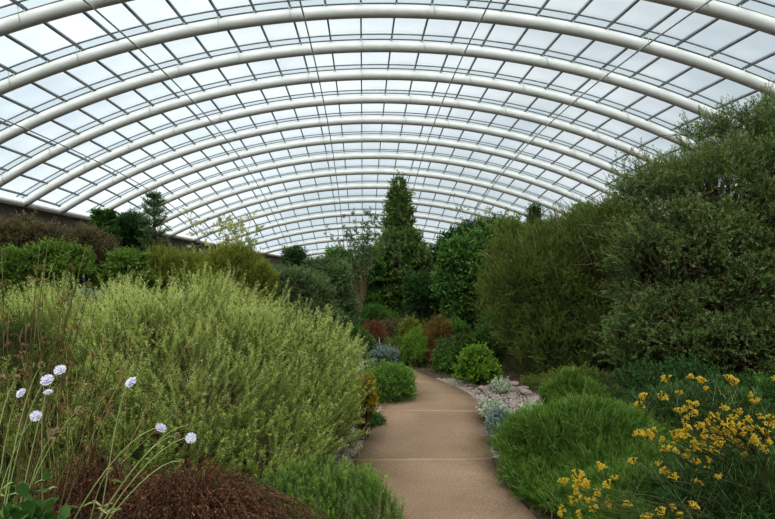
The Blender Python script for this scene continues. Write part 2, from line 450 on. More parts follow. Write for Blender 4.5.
PLANTS = {}
def shrub(name, label, cat, x, y, r, cz, mat, n=1200, nlobes=9, leaf={}, sl=.16, up=.35, bark=None, seed=1, r0=.03, inner=.62, lump=.12,
          lobes=None, group=None, twig=True, small=.42, rotz=0, zmin=-.5, main=.74, jitd=.3, partn='foliage', trunk=None, sub=0, wildf=.1):
    """r=(rx,ry,rz) crown radii; cz crown centre height over the ground"""
    rng = rng_of(seed); g = gz(x, y)
    t = thing(name, label, cat, (x, y, g - .01), group, rotz)
    Lb = lobes or lobes_auto(*r, cz, nlobes, rng, small, main)
    if sub:
        ex = []
        for c, r in Lb:
            for i in range(sub):
                d = unit(rng.normal(size=3) + [0, -.2, .5]); f = rng.uniform(.25, .5)
                ex.append((c + d * r * (1.05 - f * .7), r.mean() * .5 * f + r * f * .55))
        Lb = Lb + ex
    P, Nn = crown_points(Lb, n, rng, inner, lump, zmin)
    k = P[:, 2] > .04; P, Nn = P[k], Nn[k]
    D = unit(Nn * (1 - up) + np.array([0, 0, up]) + rng.normal(size=P.shape) * jitd)
    Ls = sl * rng.uniform(.6, 1.3, len(P))
    wild = rng.random(len(P)) < wildf; Ls[wild] *= rng.uniform(1.3, 2.3, wild.sum())
    B = P - D * Ls[:, None] * .6
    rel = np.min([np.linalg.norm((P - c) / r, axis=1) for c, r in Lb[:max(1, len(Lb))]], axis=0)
    shoot_tone = np.clip((rel - inner) / (1.05 - inner), 0, 1) * .8 + .2 * rng.random(len(P))  # crown shade put into tint: inner shoots darker, outer shoots and tips lighter
    lf_ = dict(leaf); tt_ = lf_.pop('tiptint', .5); lf_['tiptint'] = tt_ * (.35 + .9 * shoot_tone)
    mb = shoots_mesh(B, D, Ls, rng, shoot_tone=shoot_tone, **lf_)
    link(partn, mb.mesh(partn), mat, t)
    bm = MB(); branches(bm, Lb, rng, r0, extra=2)
    if trunk is not None: bm.tube([(0, 0, -.05), (.02, 0, trunk * .5), (0, .02, trunk)], [r0 * 2.2, r0 * 1.8, r0 * 1.3], 8)
    if twig:
        q = rng.random(len(P)) < .8
        twigs(bm, B[q], B[q] + D[q] * Ls[q, None] * .85, .0018 + .0007 * y / 5)
    link('branches', bm.mesh('branches'), bark or M_bark, t)
    PLANTS[label] = t
    return t

def px_shrub(name, label, cat, x0, x1, top, Y, mat, base_z=None, depth=None, **kw):
    """crown sized from its width and top height as measured at depth Y"""
    for k_, v_ in (('wildf', .22), ('lump', .22), ('sub', 2)): kw.setdefault(k_, v_)
    a, b = at(x0, top, Y), at(x1, top, Y)
    x = (a[0] + b[0]) / 2; g = gz(x, Y); H = a[2] - g
    rx = (b[0] - a[0]) / 2; bz = .08 * H if base_z is None else base_z
    rz = (H - bz) / 2; ry = depth or rx; cz = bz + rz
    if bz == 0: cz, rz = H * .34, H * .66
    return shrub(name, label, cat, x, Y, (rx, ry, rz), cz, mat, **kw)

def rosette(mb, base, n, length, width, rng, spread=(20, 70), segs=6, droop=.5, az=None):
    """strap leaves arching out of one crown"""
    for i in range(n):
        a = rng.uniform(0, 2 * PI) if az is None else rng.uniform(*az)
        el = math.radians(90 - rng.uniform(*spread)); L_ = length * rng.uniform(.65, 1.1)
        h = np.array([math.cos(a), math.sin(a), 0]); sd = np.array([-h[1], h[0], 0]); p = np.array(base, float) + h * .02
        V = []; w0 = width * rng.uniform(.7, 1.1); tn = []
        rr = rng.random()
        for k in range(segs + 1):
            f = k / segs; w = w0 * (1 - f ** 2) * .5 + w0 * .04
            nrm = np.array([-h[0] * math.sin(el), -h[1] * math.sin(el), math.cos(el)])
            V += [p - sd * w + nrm * w * .3, p, p + sd * w + nrm * w * .3]; tn += [[rr, f * .3]] * 3
            p = p + (h * math.cos(el) + np.array([0, 0, math.sin(el)])) * L_ / segs
            el -= droop * 1.6 / segs * (0.5 + f * 1.5)
        b = np.arange(segs)[:, None] * 3
        mb.add(V, [np.concatenate([b + [0, 1, 4, 3], b + [1, 2, 5, 4]])], np.array(tn))

# foliage materials
G = {}
G['pale'] = leaf_mat('pale_needles', (100, 134, 48), (192, 208, 116), (232, 236, 164), .48)
G['dome'] = leaf_mat('dome_green', (52, 88, 30), (116, 146, 62), (144, 166, 80), .35)
G['spire'] = leaf_mat('spire_green', (52, 82, 36), (112, 138, 74), (140, 158, 90), .4)
G['lower'] = leaf_mat('fresh_needles', (54, 100, 34), (116, 154, 70), (160, 184, 96), .35)
G['fern'] = leaf_mat('feathery_green', (52, 88, 30), (98, 138, 52), (128, 160, 68), .4, nscale=2.2)
G['bright'] = leaf_mat('bright_green', (54, 98, 26), (126, 164, 60), (156, 184, 78), .38)
G['mid'] = leaf_mat('mid_green', (36, 78, 28), (92, 134, 58), (120, 156, 72), .32)
G['vivid'] = leaf_mat('vivid_green', (46, 84, 36), (92, 130, 64), (122, 154, 80), .36)
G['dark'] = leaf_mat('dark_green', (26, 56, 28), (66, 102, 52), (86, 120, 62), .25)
G['olive'] = leaf_mat('olive_fine', (48, 76, 28), (116, 138, 62), (146, 146, 80), .32)
G['gold'] = leaf_mat('golden_green', (82, 106, 38), (144, 152, 66), (164, 166, 80), .38)
G['grey'] = leaf_mat('grey_green', (60, 88, 54), (118, 140, 94), (140, 158, 110), .3)
G['greyb'] = leaf_mat('heath_grey_green', (52, 84, 40), (124, 148, 86), (148, 152, 98), .28, nscale=2.)
G['silver'] = leaf_mat('silver_leaf', (140, 156, 128), (184, 192, 168), (206, 208, 192), .25)
G['bluegrey'] = leaf_mat('blue_grey_leaf', (92, 116, 108), (138, 158, 148), (160, 172, 160), .25)
G['rust'] = leaf_mat('dry_rust', (94, 58, 38), (140, 94, 62), (164, 122, 84), .2)
G['brown'] = leaf_mat('grey_brown_twiggy', (72, 76, 48), (128, 120, 84), (146, 128, 96), .25)
G['orange'] = leaf_mat('orange_brown_leaf', (104, 96, 46), (138, 112, 60), (150, 112, 64), .3)
G['yellow'] = leaf_mat('yellow_orange_leaf', (138, 140, 44), (190, 176, 66), (206, 168, 64), .35)
G['white'] = leaf_mat('pale_airy', (148, 158, 96), (190, 196, 130), (206, 206, 150), .45)
G['cone'] = solid_mat('seed_cone_brown', (110, 62, 40), (150, 90, 58), 9, .8)

NEEDLE = dict(nl=26, ll=.028, lw=.006, ang=48)
FAR = dict(nl=12, ll=.07, lw=.028, ang=55, hexa=False)
BROAD = dict(nl=9, ll=.085, lw=.042, ang=62, hexa=True, tiptint=.5)

# ------------------------------------------------------------------ the planting
# --- the large pale shrub that fills the left side
def hero():
    x0, y0 = -1.55, 5.2
    Lb = [((-1.55, 5.45, .78), (.88, .8, .90)), ((-.80, 5.45, .62), (.70, .75, .78)), ((-2.35, 5.25, .72), (.80, .8, .86)), ((-3.15, 5.0, .62), (.75, .7, .80)),
          ((-.55, 5.0, .42), (.48, .5, .52)), ((-1.3, 4.65, .55), (.8, .55, .62)), ((-2.2, 4.5, .5), (.85, .6, .62)), ((-1.05, 5.2, 1.0), (.42, .4, .42)),
          ((-1.75, 5.0, 1.05), (.5, .4, .48)), ((-2.55, 4.9, .95), (.5, .4, .5)), ((-.42, 5.5, .85), (.36, .4, .42)), ((-1.32, 5.7, 1.28), (.30, .35, .34)), ((-.36, 5.35, .55), (.30, .4, .5)), ((-1.6, 4.3, .35), (.7, .5, .45)), ((-.8, 4.5, .3), (.5, .4, .4)), ((-2.6, 4.1, .5), (.7, .5, .6)), ((-2.0, 4.9, 1.05), (.35, .35, .4)), ((-2.9, 5.2, 1.15), (.35, .35, .35))]
    Lb = [(np.array(c) - [x0, y0, 0], np.array(r)) for c, r in Lb]
    rng = rng_of(5)
    t = thing('pale_heath_shrub', 'huge pale yellow-green needle-leaved shrub sprawling beside the left edge of the path', 'shrub', (x0, y0, gz(x0, y0) - .1))
    P, Nn = crown_points(Lb, 9500, rng, .6, .2, -.3)
    k = P[:, 2] > .03; P, Nn = P[k], Nn[k]
    D = unit(Nn * .6 + np.array([.10, -.05, .30]) + rng.normal(size=P.shape) * .28)
    Ls = rng.uniform(.16, .34, len(P)); B = P - D * Ls[:, None] * .55
    hi = np.clip((P[:, 2] - .35) / .9, .15, 1)  # top light painted in along with pale new growth: higher shoots and tips lighter
    mb = shoots_mesh(B, D, Ls, rng, nl=60, ll=.019, lw=.0042, ang=64, curve=.25, tiptint=1.4 * hi ** .8, tipclose=.75, shoot_tone=np.clip(hi * .9 + .1, 0, 1))
    tips = B + D * Ls[:, None] + np.array([0, 0, .25]) * Ls[:, None]
    # pale whorl of bracts at every shoot tip
    q = rng.random(len(P)) < .8
    shoots_mesh(tips[q] - D[q] * .012, D[q], np.full(q.sum(), .022), rng, nl=8, ll=.016, lw=.006, ang=76, tiptint=1.0, tipclose=.8, mb=mb)
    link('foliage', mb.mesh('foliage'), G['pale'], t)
    hd = MB(); q2 = rng.random(len(P)) < .35
    shoots_mesh(tips[q2] - D[q2] * .02, D[q2], np.full(q2.sum(), .03), rng, nl=6, ll=.016, lw=.010, ang=24, mb=hd)
    o = link('flower_heads', hd.mesh('heads'), G['headbrown'], t); tag(o, kind='stuff')
    bm = MB(); branches(bm, Lb, rng, .03, extra=3); twigs(bm, B - D * .25, B + D * Ls[:, None] * .8, .003)
    link('branches', bm.mesh('branches'), M_twig, t)
G['headbrown'] = leaf_mat('cone_green_brown', (74, 70, 30), (120, 104, 52), (120, 110, 60), .2)
hero()

# --- upright fresh green shrub at the bottom beside the path
def upright(name, label, cat, x, y, r, cz, mat, n, sl, leaf, seed, bark=None, up=.9, jit=.22, **kw):
    return shrub(name, label, cat, x, y, r, cz, mat, n=n, sl=sl, leaf=leaf, seed=seed, up=up, jitd=jit, bark=bark or M_twig, **kw)
upright('heath_shrub', 'small fresh green bottlebrush-leaved shrub in front of the pale shrub, leaning over the path edge', 'shrub', -.25, 3.75, (.50, .42, .30), .24, G['lower'], 900, .17,
        dict(nl=44, ll=.020, lw=.0045, ang=58, tiptint=.9), 11, nlobes=8)
# --- dead red-brown shrub
def drooping(name, label, cat, x, y, n, h, spread, mat, seed, ll=.014, lw=.005, nl=30, stem=None, az=None):
    rng = rng_of(seed); t = thing(name, label, cat, (x, y, gz(x, y) - .01)); mb = MB(); sm = MB()
    for i in range(n):
        a = rng.uniform(0, 2 * PI); rr = rng.random() ** .5
        r = np.array([math.cos(a) * spread[0], math.sin(a) * spread[1], 0]) * rr
        b = r * .35; hh = h * rng.uniform(.75, 1.08) * (1 - .35 * rr ** 2)
        top = r * .8 + [0, 0, hh]; end = r * 1.18 + [rng.normal() * .05, rng.normal() * .05, hh * rng.uniform(.35, .75)]
        u = np.linspace(0, 1, 14)[:, None]
        pts = b * (1 - u) ** 3 + 3 * (b + (top - b) * [0.1, .1, 1.05]) * u * (1 - u) ** 2 + 3 * (top + [0, 0, .1 * h]) * u ** 2 * (1 - u) + end * u ** 3
        sm.tube(pts, np.linspace(.004, .0015, 14), 3)
        P = pts[4:-1]; D = unit(pts[5:] - pts[4:-1]); Ls = np.linalg.norm(pts[5:] - pts[4:-1], axis=1)
        shoots_mesh(P, D, Ls, rng, nl=max(2, nl // 9), ll=ll, lw=lw, ang=50, tipclose=0, tiptint=.3, mb=mb, start=0)
        # short drooping side sprays
        k = rng.integers(4, 13, 5); B = pts[k]; Ds = unit(rng.normal(size=(5, 3)) * .6 + D[np.clip(k - 4, 0, 8)] * .5 + [0, 0, -.45]); L5 = rng.uniform(.05, .13, 5)
        shoots_mesh(B, Ds, L5, rng, nl=12, ll=ll, lw=lw, ang=45, droop=.5, mb=mb, tiptint=.9)
    link('foliage', mb.mesh('f'), mat, t); link('stems', sm.mesh('s'), stem or M_bark, t); return t
G['dead'] = leaf_mat('dead_red_brown', (78, 50, 36), (146, 100, 72), (172, 128, 94), .2)
drooping('dried_shrub', 'dead reddish-brown drooping shrub below the pale shrub', 'shrub', -.92, 3.2, 420, .74, (.66, .42), G['dead'], 21, ll=.016, lw=.006)
drooping('dried_shrub', 'low clump of withered rust-coloured sprays between the lilac flowers and the pale shrub', 'shrub', -1.5, 3.3, 150, .78, (.36, .3), G['dead'], 22)

# --- reed clump with tall thin stems and seed heads, far left
def reeds(name, label, x, y, n, h, spread, seed, mat, heads, hr, lean=(0, 0), thick=.004, head_p=.8, loc_cat='reed'):
    rng = rng_of(seed); t = thing(name, label, loc_cat, (x, y, gz(x, y) - .01)); sm = MB(); hd = MB()
    for i in range(n):
        b = np.append(rng.normal(size=2) * spread * .4, -.02); H = h * rng.uniform(.6, 1.05)
        e = b + [rng.normal() * spread * 1.5 + lean[0] * H, rng.normal() * spread + lean[1] * H, H]
        m = (b + e) / 2 + [rng.normal() * .03, 0, H * .12]
        u = np.linspace(0, 1, 9)[:, None]; pts = b * (1 - u) ** 2 + 2 * m * u * (1 - u) + e * u ** 2
        sm.tube(pts, np.linspace(thick, thick * .4, 9), 4)
        if rng.random() < head_p:
            d = unit(pts[-1] - pts[-2]); k = 5
            B = pts[-3:][[0, 1, 2, 1, 0]] + rng.normal(size=(5, 3)) * .006
            D = unit(d + rng.normal(size=(5, 3)) * .35 + [0, 0, -.15])
            shoots_mesh(B, D, rng.uniform(.4, 1.1, 5) * hr, rng, nl=12, ll=.016, lw=.007, ang=32, droop=.45, mb=hd)
    link('stems', sm.mesh('s'), mat, t); o = link('seed_heads', hd.mesh('h'), heads, t); tag(o, kind='stuff'); return t
M_reed = solid_mat('reed_green_brown', (70, 74, 38), (124, 112, 66), 5, .7)
M_reed2 = solid_mat('reed_tan', (150, 132, 84), (186, 164, 112), 5, .7)
G['seed'] = leaf_mat('seed_tan', (116, 88, 58), (176, 144, 102), (190, 164, 122), .3)
reeds('reed_clump', 'clump of tall thin dark reeds with brown seed heads beside the lilac flowers', -1.62, 2.75, 34, 1.75, .20, 31, M_reed, G['seed'], .05, (.07, 0))
reeds('reed_clump', 'sparse tan reeds with drooping seed heads in front of the pale shrub', -1.75, 3.6, 22, 1.4, .26, 32, M_reed2, G['seed'], .08, (.06, .0), thick=.0025)
# olive filler shrub behind reeds
px_shrub('broom_shrub', 'wispy olive shrub with reddish tips behind the tall reeds', 'shrub', -90, 62, 292, 4.2, G['olive'], n=1300, seed=33, sl=.2, up=.7, leaf=dict(nl=24, ll=.03, lw=.005, ang=30), bark=M_twig, nlobes=8)

# --- scabious with lilac flower heads
G['lilac'] = leaf_mat('lilac_petals', (196, 190, 222), (232, 228, 244), (246, 244, 250), .35, nscale=20)
G['papery'] = leaf_mat('papery_seed', (136, 124, 84), (190, 180, 136), (206, 198, 160), .35)
M_pinc = solid_mat('scabious_centre', (186, 176, 206), (236, 232, 240), 160, .8)
def scab_flower(parent, p, d, r, seed):
    rng = rng_of(seed); d = unit(np.array(d, float)); mb = MB()
    u = unit(np.cross(d, [.1, .9, .2])); w = np.cross(d, u)
    for ring, (n, f, ln, wd, lift) in enumerate(((14, .45, .62, .30, .12), (12, .25, .5, .24, .35), (9, .08, .34, .18, .7))):
        a = np.arange(n) / n * 2 * PI + ring * .3
        rad = np.cos(a)[:, None] * u + np.sin(a)[:, None] * w
        P = np.array(p) + rad * r * f + d * r * .12 * ring
        D = unit(rad + d * lift + rng.normal(size=(n, 3)) * .12)
        V, Fs, T2 = leaf_quads(P, D, np.full(n, r * ln) * rng.uniform(.85, 1.15, n), np.full(n, r * wd), rng, np.stack([rng.random(n), rng.random(n) * .6], 1), True)
        # orient blades flat: rebuild side vectors around the disc
        side = unit(np.cross(D, d)); V = V.reshape(n, 6, 3)
        for k, (s, al) in enumerate(((0, 0), (.5, .35), (.62, .8), (0, 1), (-.62, .8), (-.5, .35))):
            V[:, k] = P + D * (r * ln * al) + side * (r * wd * s)
        mb.add(V.reshape(-1, 3), Fs, T2)
    mb.tube([np.array(p) - d * r * .35, np.array(p) - d * r * .1, np.array(p) + d * r * .15, np.array(p) + d * r * .3], [r * .15, r * .45, r * .42, r * .1], 10)
    return link('flower_head', mb.mesh('flower'), G['lilac'], parent)
def scab_seed(parent, p, d, r, seed):
    rng = rng_of(seed); n = 46; D = unit(rng.normal(size=(n, 3)) + np.array(d) * .5); mb = MB()
    V, Fs, T2 = leaf_quads(np.array(p) + D * r * .35, D, np.full(n, r * .65), np.full(n, r * .5), rng, rng.random((n, 2)) * [1, .6], True); mb.add(V, Fs, T2)
    mb.tube([np.array(p) - unit(np.array(d)) * r * .5, np.array(p), np.array(p) + unit(np.array(d)) * r * .4], [r * .3, r * .5, r * .2], 8)
    return link('seed_head', mb.mesh('seed'), G['papery'], parent)
def scabious(label, root, flowers, seeds, seed, mids=None, loff=0):
    t = thing('scabious_plant', label, 'flower', (root[0], root[1], gz(root[0], root[1]) - .01)); o0 = np.array(t.location); rng = rng_of(seed); sm = MB()
    ends = [(np.array(f[:3]), f[3], 0) for f in flowers] + [(np.array(f[:3]), f[3], 1) for f in seeds]
    for i, (e, r, kind) in enumerate(ends):
        e = e - o0; b = np.append(rng.normal(size=2) * .06, 0)
        bow = (e - b) * [.35, .35, .62] + [rng.normal() * .04, rng.normal() * .03, .02]
        m2 = e + [-.05 - .1 * abs(e[0]), 0, -.06 if abs(e[0]) < .45 else .02]
        u = np.linspace(0, 1, 16)[:, None]; pts = b * (1 - u) ** 3 + 3 * bow * u * (1 - u) ** 2 + 3 * m2 * u ** 2 * (1 - u) + e * u ** 3
        sm.tube(pts, np.linspace(.0035, .0017, 16), 5)
        d = unit(pts[-1] - pts[-3]) * .25 + np.array([.25 * rng.normal(), -.75 + .3 * rng.normal(), .55])
        (scab_seed if kind else scab_flower)(t, e, d, r, seed * 50 + i)
        # a pair of narrow stem leaves
        k = rng.integers(4, 10); P = np.repeat(pts[k:k + 1], 2, 0); D = unit(np.array([[.8, .1, .4], [-.8, -.1, .4]]) + rng.normal(size=(2, 3)) * .2)
        V, Fs, T2 = leaf_quads(P, D, np.array([.05, .05]), np.array([.008, .008]), rng, np.zeros((2, 2)), True, .2); sm.add(V, Fs, T2)
    link('stems', sm.mesh('stems'), M_green_stem, t)
    lf = MB(); n = 60; a = rng.random(n) * 2 * PI; B = np.stack([np.cos(a) * .05, np.sin(a) * .05, rng.random(n) * .25], 1)
    D = unit(np.stack([np.cos(a), np.sin(a), rng.uniform(.2, 1.4, n)], 1)); V, Fs, T2 = leaf_quads(B, D, rng.uniform(.1, .2, n), rng.uniform(.015, .03, n), rng, rng.random((n, 2)) * [1, .4], True, .25)
    lf.add(V, Fs, T2); link('leaves', lf.mesh('leaves'), G['bright'], t); return t
def fl(px, py, Y, r): p = at(px, py, Y); return (p[0], p[1], p[2], r)
scabious('scabious with a tight group of four lilac pincushion flowers, beside the tall reeds', (-1.25, 1.85),
         [fl(47, 380, 1.95, .021), fl(60, 370, 2.0, .020), fl(36, 416, 1.9, .018), fl(21, 393, 1.92, .017)],
         [fl(55, 434, 1.85, .022), fl(79, 410, 1.9, .015), fl(2, 379, 2.0, .015), fl(17, 378, 2.05, .014), fl(42, 365, 2.1, .015)], 3)
scabious('scabious with long arching stems and a lone lilac flower against the pale shrub', (-1.0, 1.95), [fl(131, 382, 2.05, .021), fl(48, 392, 1.9, .014)], [fl(110, 470, 1.9, .009)], 4)
scabious('scabious with two lilac flowers in front of the dead brown shrub', (-1.22, 1.95), [fl(161, 428, 2.0, .019), fl(191, 438, 2.0, .018)], [fl(177, 436, 2.02, .014), fl(188, 426, 2.04, .010), fl(181, 461, 1.9, .008)], 6)
# broad low leaves bottom left
px_shrub('leafy_herb', 'low bright green leafy herb at the foot of the scabious', 'plant', -40, 66, 484, 1.75, G['vivid'], n=150, seed=41, sl=.09, up=.3, leaf=dict(nl=6, ll=.055, lw=.03, ang=65, hexa=True), nlobes=5, r0=.008)
# undergrowth filling in between near plants
px_shrub('ground_heath', 'dark green low heath filling the ground between reeds and dead shrub', 'plant', -60, 190, 452, 4.0, G['lower'], n=900, seed=42, sl=.12, up=.6, leaf=dict(nl=26, ll=.022, lw=.005, ang=50), nlobes=9, depth=.5, base_z=0)

# --- small things between pale shrub and path
px_shrub('yellow_heath', 'low yellow-orange flowering shrub tucked between the pale shrub and the path', 'shrub', 346, 381, 372, 6.2, G['yellow'], n=520, seed=51, sl=.06, up=.4, leaf=dict(nl=16, ll=.016, lw=.010, ang=60), nlobes=7, r0=.01, base_z=.1)
px_shrub('cushion_plant', 'tiny dark green cushion plant at the foot of the yellow-orange shrub', 'plant', 356, 386, 412, 6.75, G['mid'], n=300, seed=52, sl=.06, up=.4, leaf=dict(nl=14, ll=.02, lw=.008, ang=50), nlobes=5, r0=.008, base_z=0)
px_shrub('trailing_plant', 'dark green trailing mound spilling onto the path from the left', 'plant', 356, 417, 364, 8.35, G['lower'], n=1300, seed=53, sl=.12, up=.25, leaf=dict(nl=16, ll=.034, lw=.011, ang=48), nlobes=9, r0=.012, base_z=0, depth=.7, rotz=.3)
def strap(name, label, x, y, n, L_, W_, mat, seed, spread=(20, 75), droop=.6, cat='plant', az=None):
    rng = rng_of(seed); t = thing(name, label, cat, (x, y, gz(x, y) - .01)); mb = MB(); rosette(mb, (0, 0, 0), n, L_, W_, rng, spread, 7, droop, az)
    link('leaves', mb.mesh('leaves'), mat, t)
    c = MB(); c.tube([(0, 0, -.03), (0, 0, .05), (0, 0, .1)], [.04, .05, .02], 8); link('leaf_base', c.mesh('base'), G['mid'], t); return t
for (px, Y, n, L_, s, lb) in ((366, 9.6, 70, .62, 61, 'blue-grey strap-leaved plant behind the trailing mound'), (380, 12.6, 60, .6, 62, 'silvery strap-leaved plant at the bend of the path'),
                              (398, 12.9, 50, .5, 63, 'small blue-green grassy tuft where the path disappears')):
    strap('strap_leaf_plant', lb, (px - VX) / F * Y, Y, n, L_, .035, G['bluegrey'], s)

# --- right of the path: rocks, gravel, silver plants
M_rock = solid_mat('purple_grey_rock', (112, 98, 94), (160, 146, 138), 7, .9, .5, detail=8)
def rock_mesh(seed):
    rng = rng_of(seed); import bmesh
    b = bmesh.new(); bmesh.ops.create_icosphere(b, subdivisions=2, radius=1)
    k = rng.normal(size=(5, 3)) * 1.6; sc_ = np.array([1, rng.uniform(.6, .9), rng.uniform(.45, .7)])
    for v in b.verts:
        p = np.array(v.co); f = 1 + .16 * sum(math.sin(p @ q + i) for i, q in enumerate(k)) / 1.6
        v.co = Vector(p * f * sc_)
    me = bpy.data.meshes.new('stone'); b.to_mesh(me); b.free(); me.materials.append(M_rock); return me
RK = [rock_mesh(200 + i) for i in range(6)]
rr = rng_of(77); cnt = 0
edge = [(6.3, 1.36), (7.0, 1.48), (7.7, 1.56), (8.3, 1.58), (8.9, 1.48), (9.5, 1.34)]
while cnt < 44:
    y = rr.uniform(6.3, 9.6); xr = np.interp(y, [e[0] for e in edge], [e[1] for e in edge]); x = xr + .1 + rr.random() ** 1.3 * .85
    s = rr.uniform(.035, .10); o = bpy.data.objects.new('stone', RK[cnt % 6]); C.objects.link(o)
    o.location = (x, y, gz(x, y) + s * .25); o.rotation_euler = (rr.uniform(-.3, .3), rr.uniform(-.3, .3), rr.uniform(0, 6.3)); o.scale = (s,) * 3
    tag(o, 'small grey-purple stone in the rubble along the right edge of the path', 'stone', 'stones along the right edge of the path'); cnt += 1
def gravel(name, pts_fn, n, seed, s0=.008, s1=.022):
    rng = rng_of(seed); P = pts_fn(rng, n); P[:, 2] += .004
    base = np.array([[1, 0, 0], [-.5, .8, 0], [-.5, -.8, 0], [.1, 0, .8], [.1, 0, -.6]]); Fc = np.array([[0, 1, 3], [1, 2, 3], [2, 0, 3], [1, 0, 4], [2, 1, 4], [0, 2, 4]])
    a = rng.random(n) * 6.3; s = rng.uniform(s0, s1, n); c_, s_ = np.cos(a), np.sin(a)
    V = np.stack([base[None, :, 0] * c_[:, None] - base[None, :, 1] * s_[:, None], base[None, :, 0] * s_[:, None] + base[None, :, 1] * c_[:, None], base[None, :, 2] + 0 * c_[:, None]], -1) * s[:, None, None] + P[:, None]
    m = solid_mat('gravel_grey', (110, 102, 94), (172, 162, 150), 40, .9); o = link(name, np_mesh(name, V.reshape(-1, 3), [(Fc[None] + np.arange(n)[:, None, None] * 5).reshape(-1, 3)]), m); tag(o, kind='stuff'); return o
def g_right(rng, n):
    y = rng.uniform(5.6, 9.9, n); x = np.interp(y, QR[:, 1], QR[:, 0]) + rng.random(n) ** 1.4 * .95 - .02; return np.stack([x, y, ground(x, y)], 1)
def g_left(rng, n):
    y = rng.uniform(3.0, 8.0, n); x = np.interp(y, QL[:, 1], QL[:, 0]) - rng.random(n) ** 1.2 * .28 + .02; return np.stack([x, y, ground(x, y)], 1)
gravel('gravel', g_right, 9000, 78); gravel('gravel', g_left, 4000, 79)
SIL = dict(nl=12, ll=.030, lw=.014, ang=55)
px_shrub('silver_plant', 'low silver-leaved plant spilling over the right path edge', 'plant', 480, 506, 397, 6.9, G['silver'], n=260, seed=81, sl=.09, up=.3, leaf=SIL, nlobes=5, r0=.006, base_z=0, depth=.35, partn='leaves')
px_shrub('silver_plant', 'grey-green creeping plant on the rubble nearest the feathery mound', 'plant', 484, 520, 412, 6.0, G['bluegrey'], n=300, seed=82, sl=.09, up=.3, leaf=SIL, nlobes=5, r0=.006, base_z=0, depth=.3, partn='leaves')
px_shrub('silver_plant', 'pale cream-leaved little plant among the grey-purple stones', 'plant', 522, 552, 404, 6.7, G['silver'], n=180, seed=83, sl=.1, up=.4, leaf=dict(nl=9, ll=.05, lw=.02, ang=55, hexa=True), nlobes=5, r0=.006, base_z=0, depth=.25, partn='leaves')
px_shrub('silver_plant', 'sparse grey plant at the far end of the rubble, nearest the dark olive thicket', 'plant', 488, 512, 382, 8.7, G['silver'], n=200, seed=84, sl=.14, up=.6, leaf=SIL, nlobes=4, r0=.006, base_z=0, depth=.3, partn='leaves')
px_shrub('silver_plant', 'yellowish dry tuft of leaves at the back of the rubble under the thicket', 'plant', 566, 596, 384, 7.2, G['gold'], n=160, seed=85, sl=.12, up=.5, leaf=dict(nl=9, ll=.045, lw=.018, ang=55, hexa=True), nlobes=4, r0=.006, base_z=0, depth=.3, partn='leaves')

# --- feathery green mound
shrub('feathery_shrub', 'lowest edge of soft feathery growth touching the path beside the bottom yellow flowers', 'shrub', 1.72, 4.15, (.48, .55, .24), .14, G['fern'], n=1300, nlobes=9, seed=98, sl=.2, up=.5, leaf=dict(nl=40, ll=.04, lw=.0034, ang=38, droop=.25, tiptint=.7), bark=M_green_stem, r0=.01, zmin=-.2)
FEA = dict(nl=40, ll=.045, lw=.0034, ang=38, droop=.25, tiptint=.7)
shrub('feathery_shrub', 'soft bright green feathery mound beside the right edge of the path', 'shrub', 1.95, 5.0, (.85, .75, .42), .22, G['fern'], n=3000, nlobes=12, seed=91, sl=.22, up=.5, leaf=FEA, bark=M_green_stem, r0=.01, zmin=-.2)
shrub('feathery_shrub', 'low feathery fringe lapping over the right path edge in front of the creeping grey plant', 'shrub', 1.5, 4.75, (.36, .6, .2), .12, G['fern'], n=900, nlobes=8, seed=96, sl=.18, up=.45, leaf=FEA, bark=M_green_stem, r0=.01, zmin=-.2)
shrub('feathery_shrub', 'feathery fringe at the very bottom of the path, right side', 'shrub', 1.6, 3.75, (.36, .55, .18), .12, G['fern'], n=900, nlobes=8, seed=97, sl=.18, up=.45, leaf=FEA, bark=M_green_stem, r0=.01, zmin=-.2)
shrub('feathery_shrub', 'taller feathery green plume at the back of the soft mound, beside the stones', 'shrub', 2.08, 6.05, (.30, .3, .36), .38, G['fern'], n=900, nlobes=8, seed=92, sl=.22, up=.85, leaf=FEA, bark=M_green_stem, r0=.01)
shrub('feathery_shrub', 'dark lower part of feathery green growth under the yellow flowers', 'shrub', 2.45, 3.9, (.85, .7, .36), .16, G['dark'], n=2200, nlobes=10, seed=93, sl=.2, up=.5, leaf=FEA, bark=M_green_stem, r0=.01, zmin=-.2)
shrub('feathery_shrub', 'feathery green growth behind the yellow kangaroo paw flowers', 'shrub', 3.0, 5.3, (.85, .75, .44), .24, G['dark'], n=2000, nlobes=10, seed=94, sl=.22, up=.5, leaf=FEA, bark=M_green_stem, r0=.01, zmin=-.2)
# dark drooping fern-like shrub behind mound
px_shrub('fern_shrub', 'deep green drooping ferny shrub between the feathery mound and the great heath', 'shrub', 580, 690, 372, 7.0, G['mid'], n=1700, seed=95, sl=.26, up=.1, leaf=dict(nl=30, ll=.04, lw=.008, ang=55, droop=.5), nlobes=9, base_z=0)

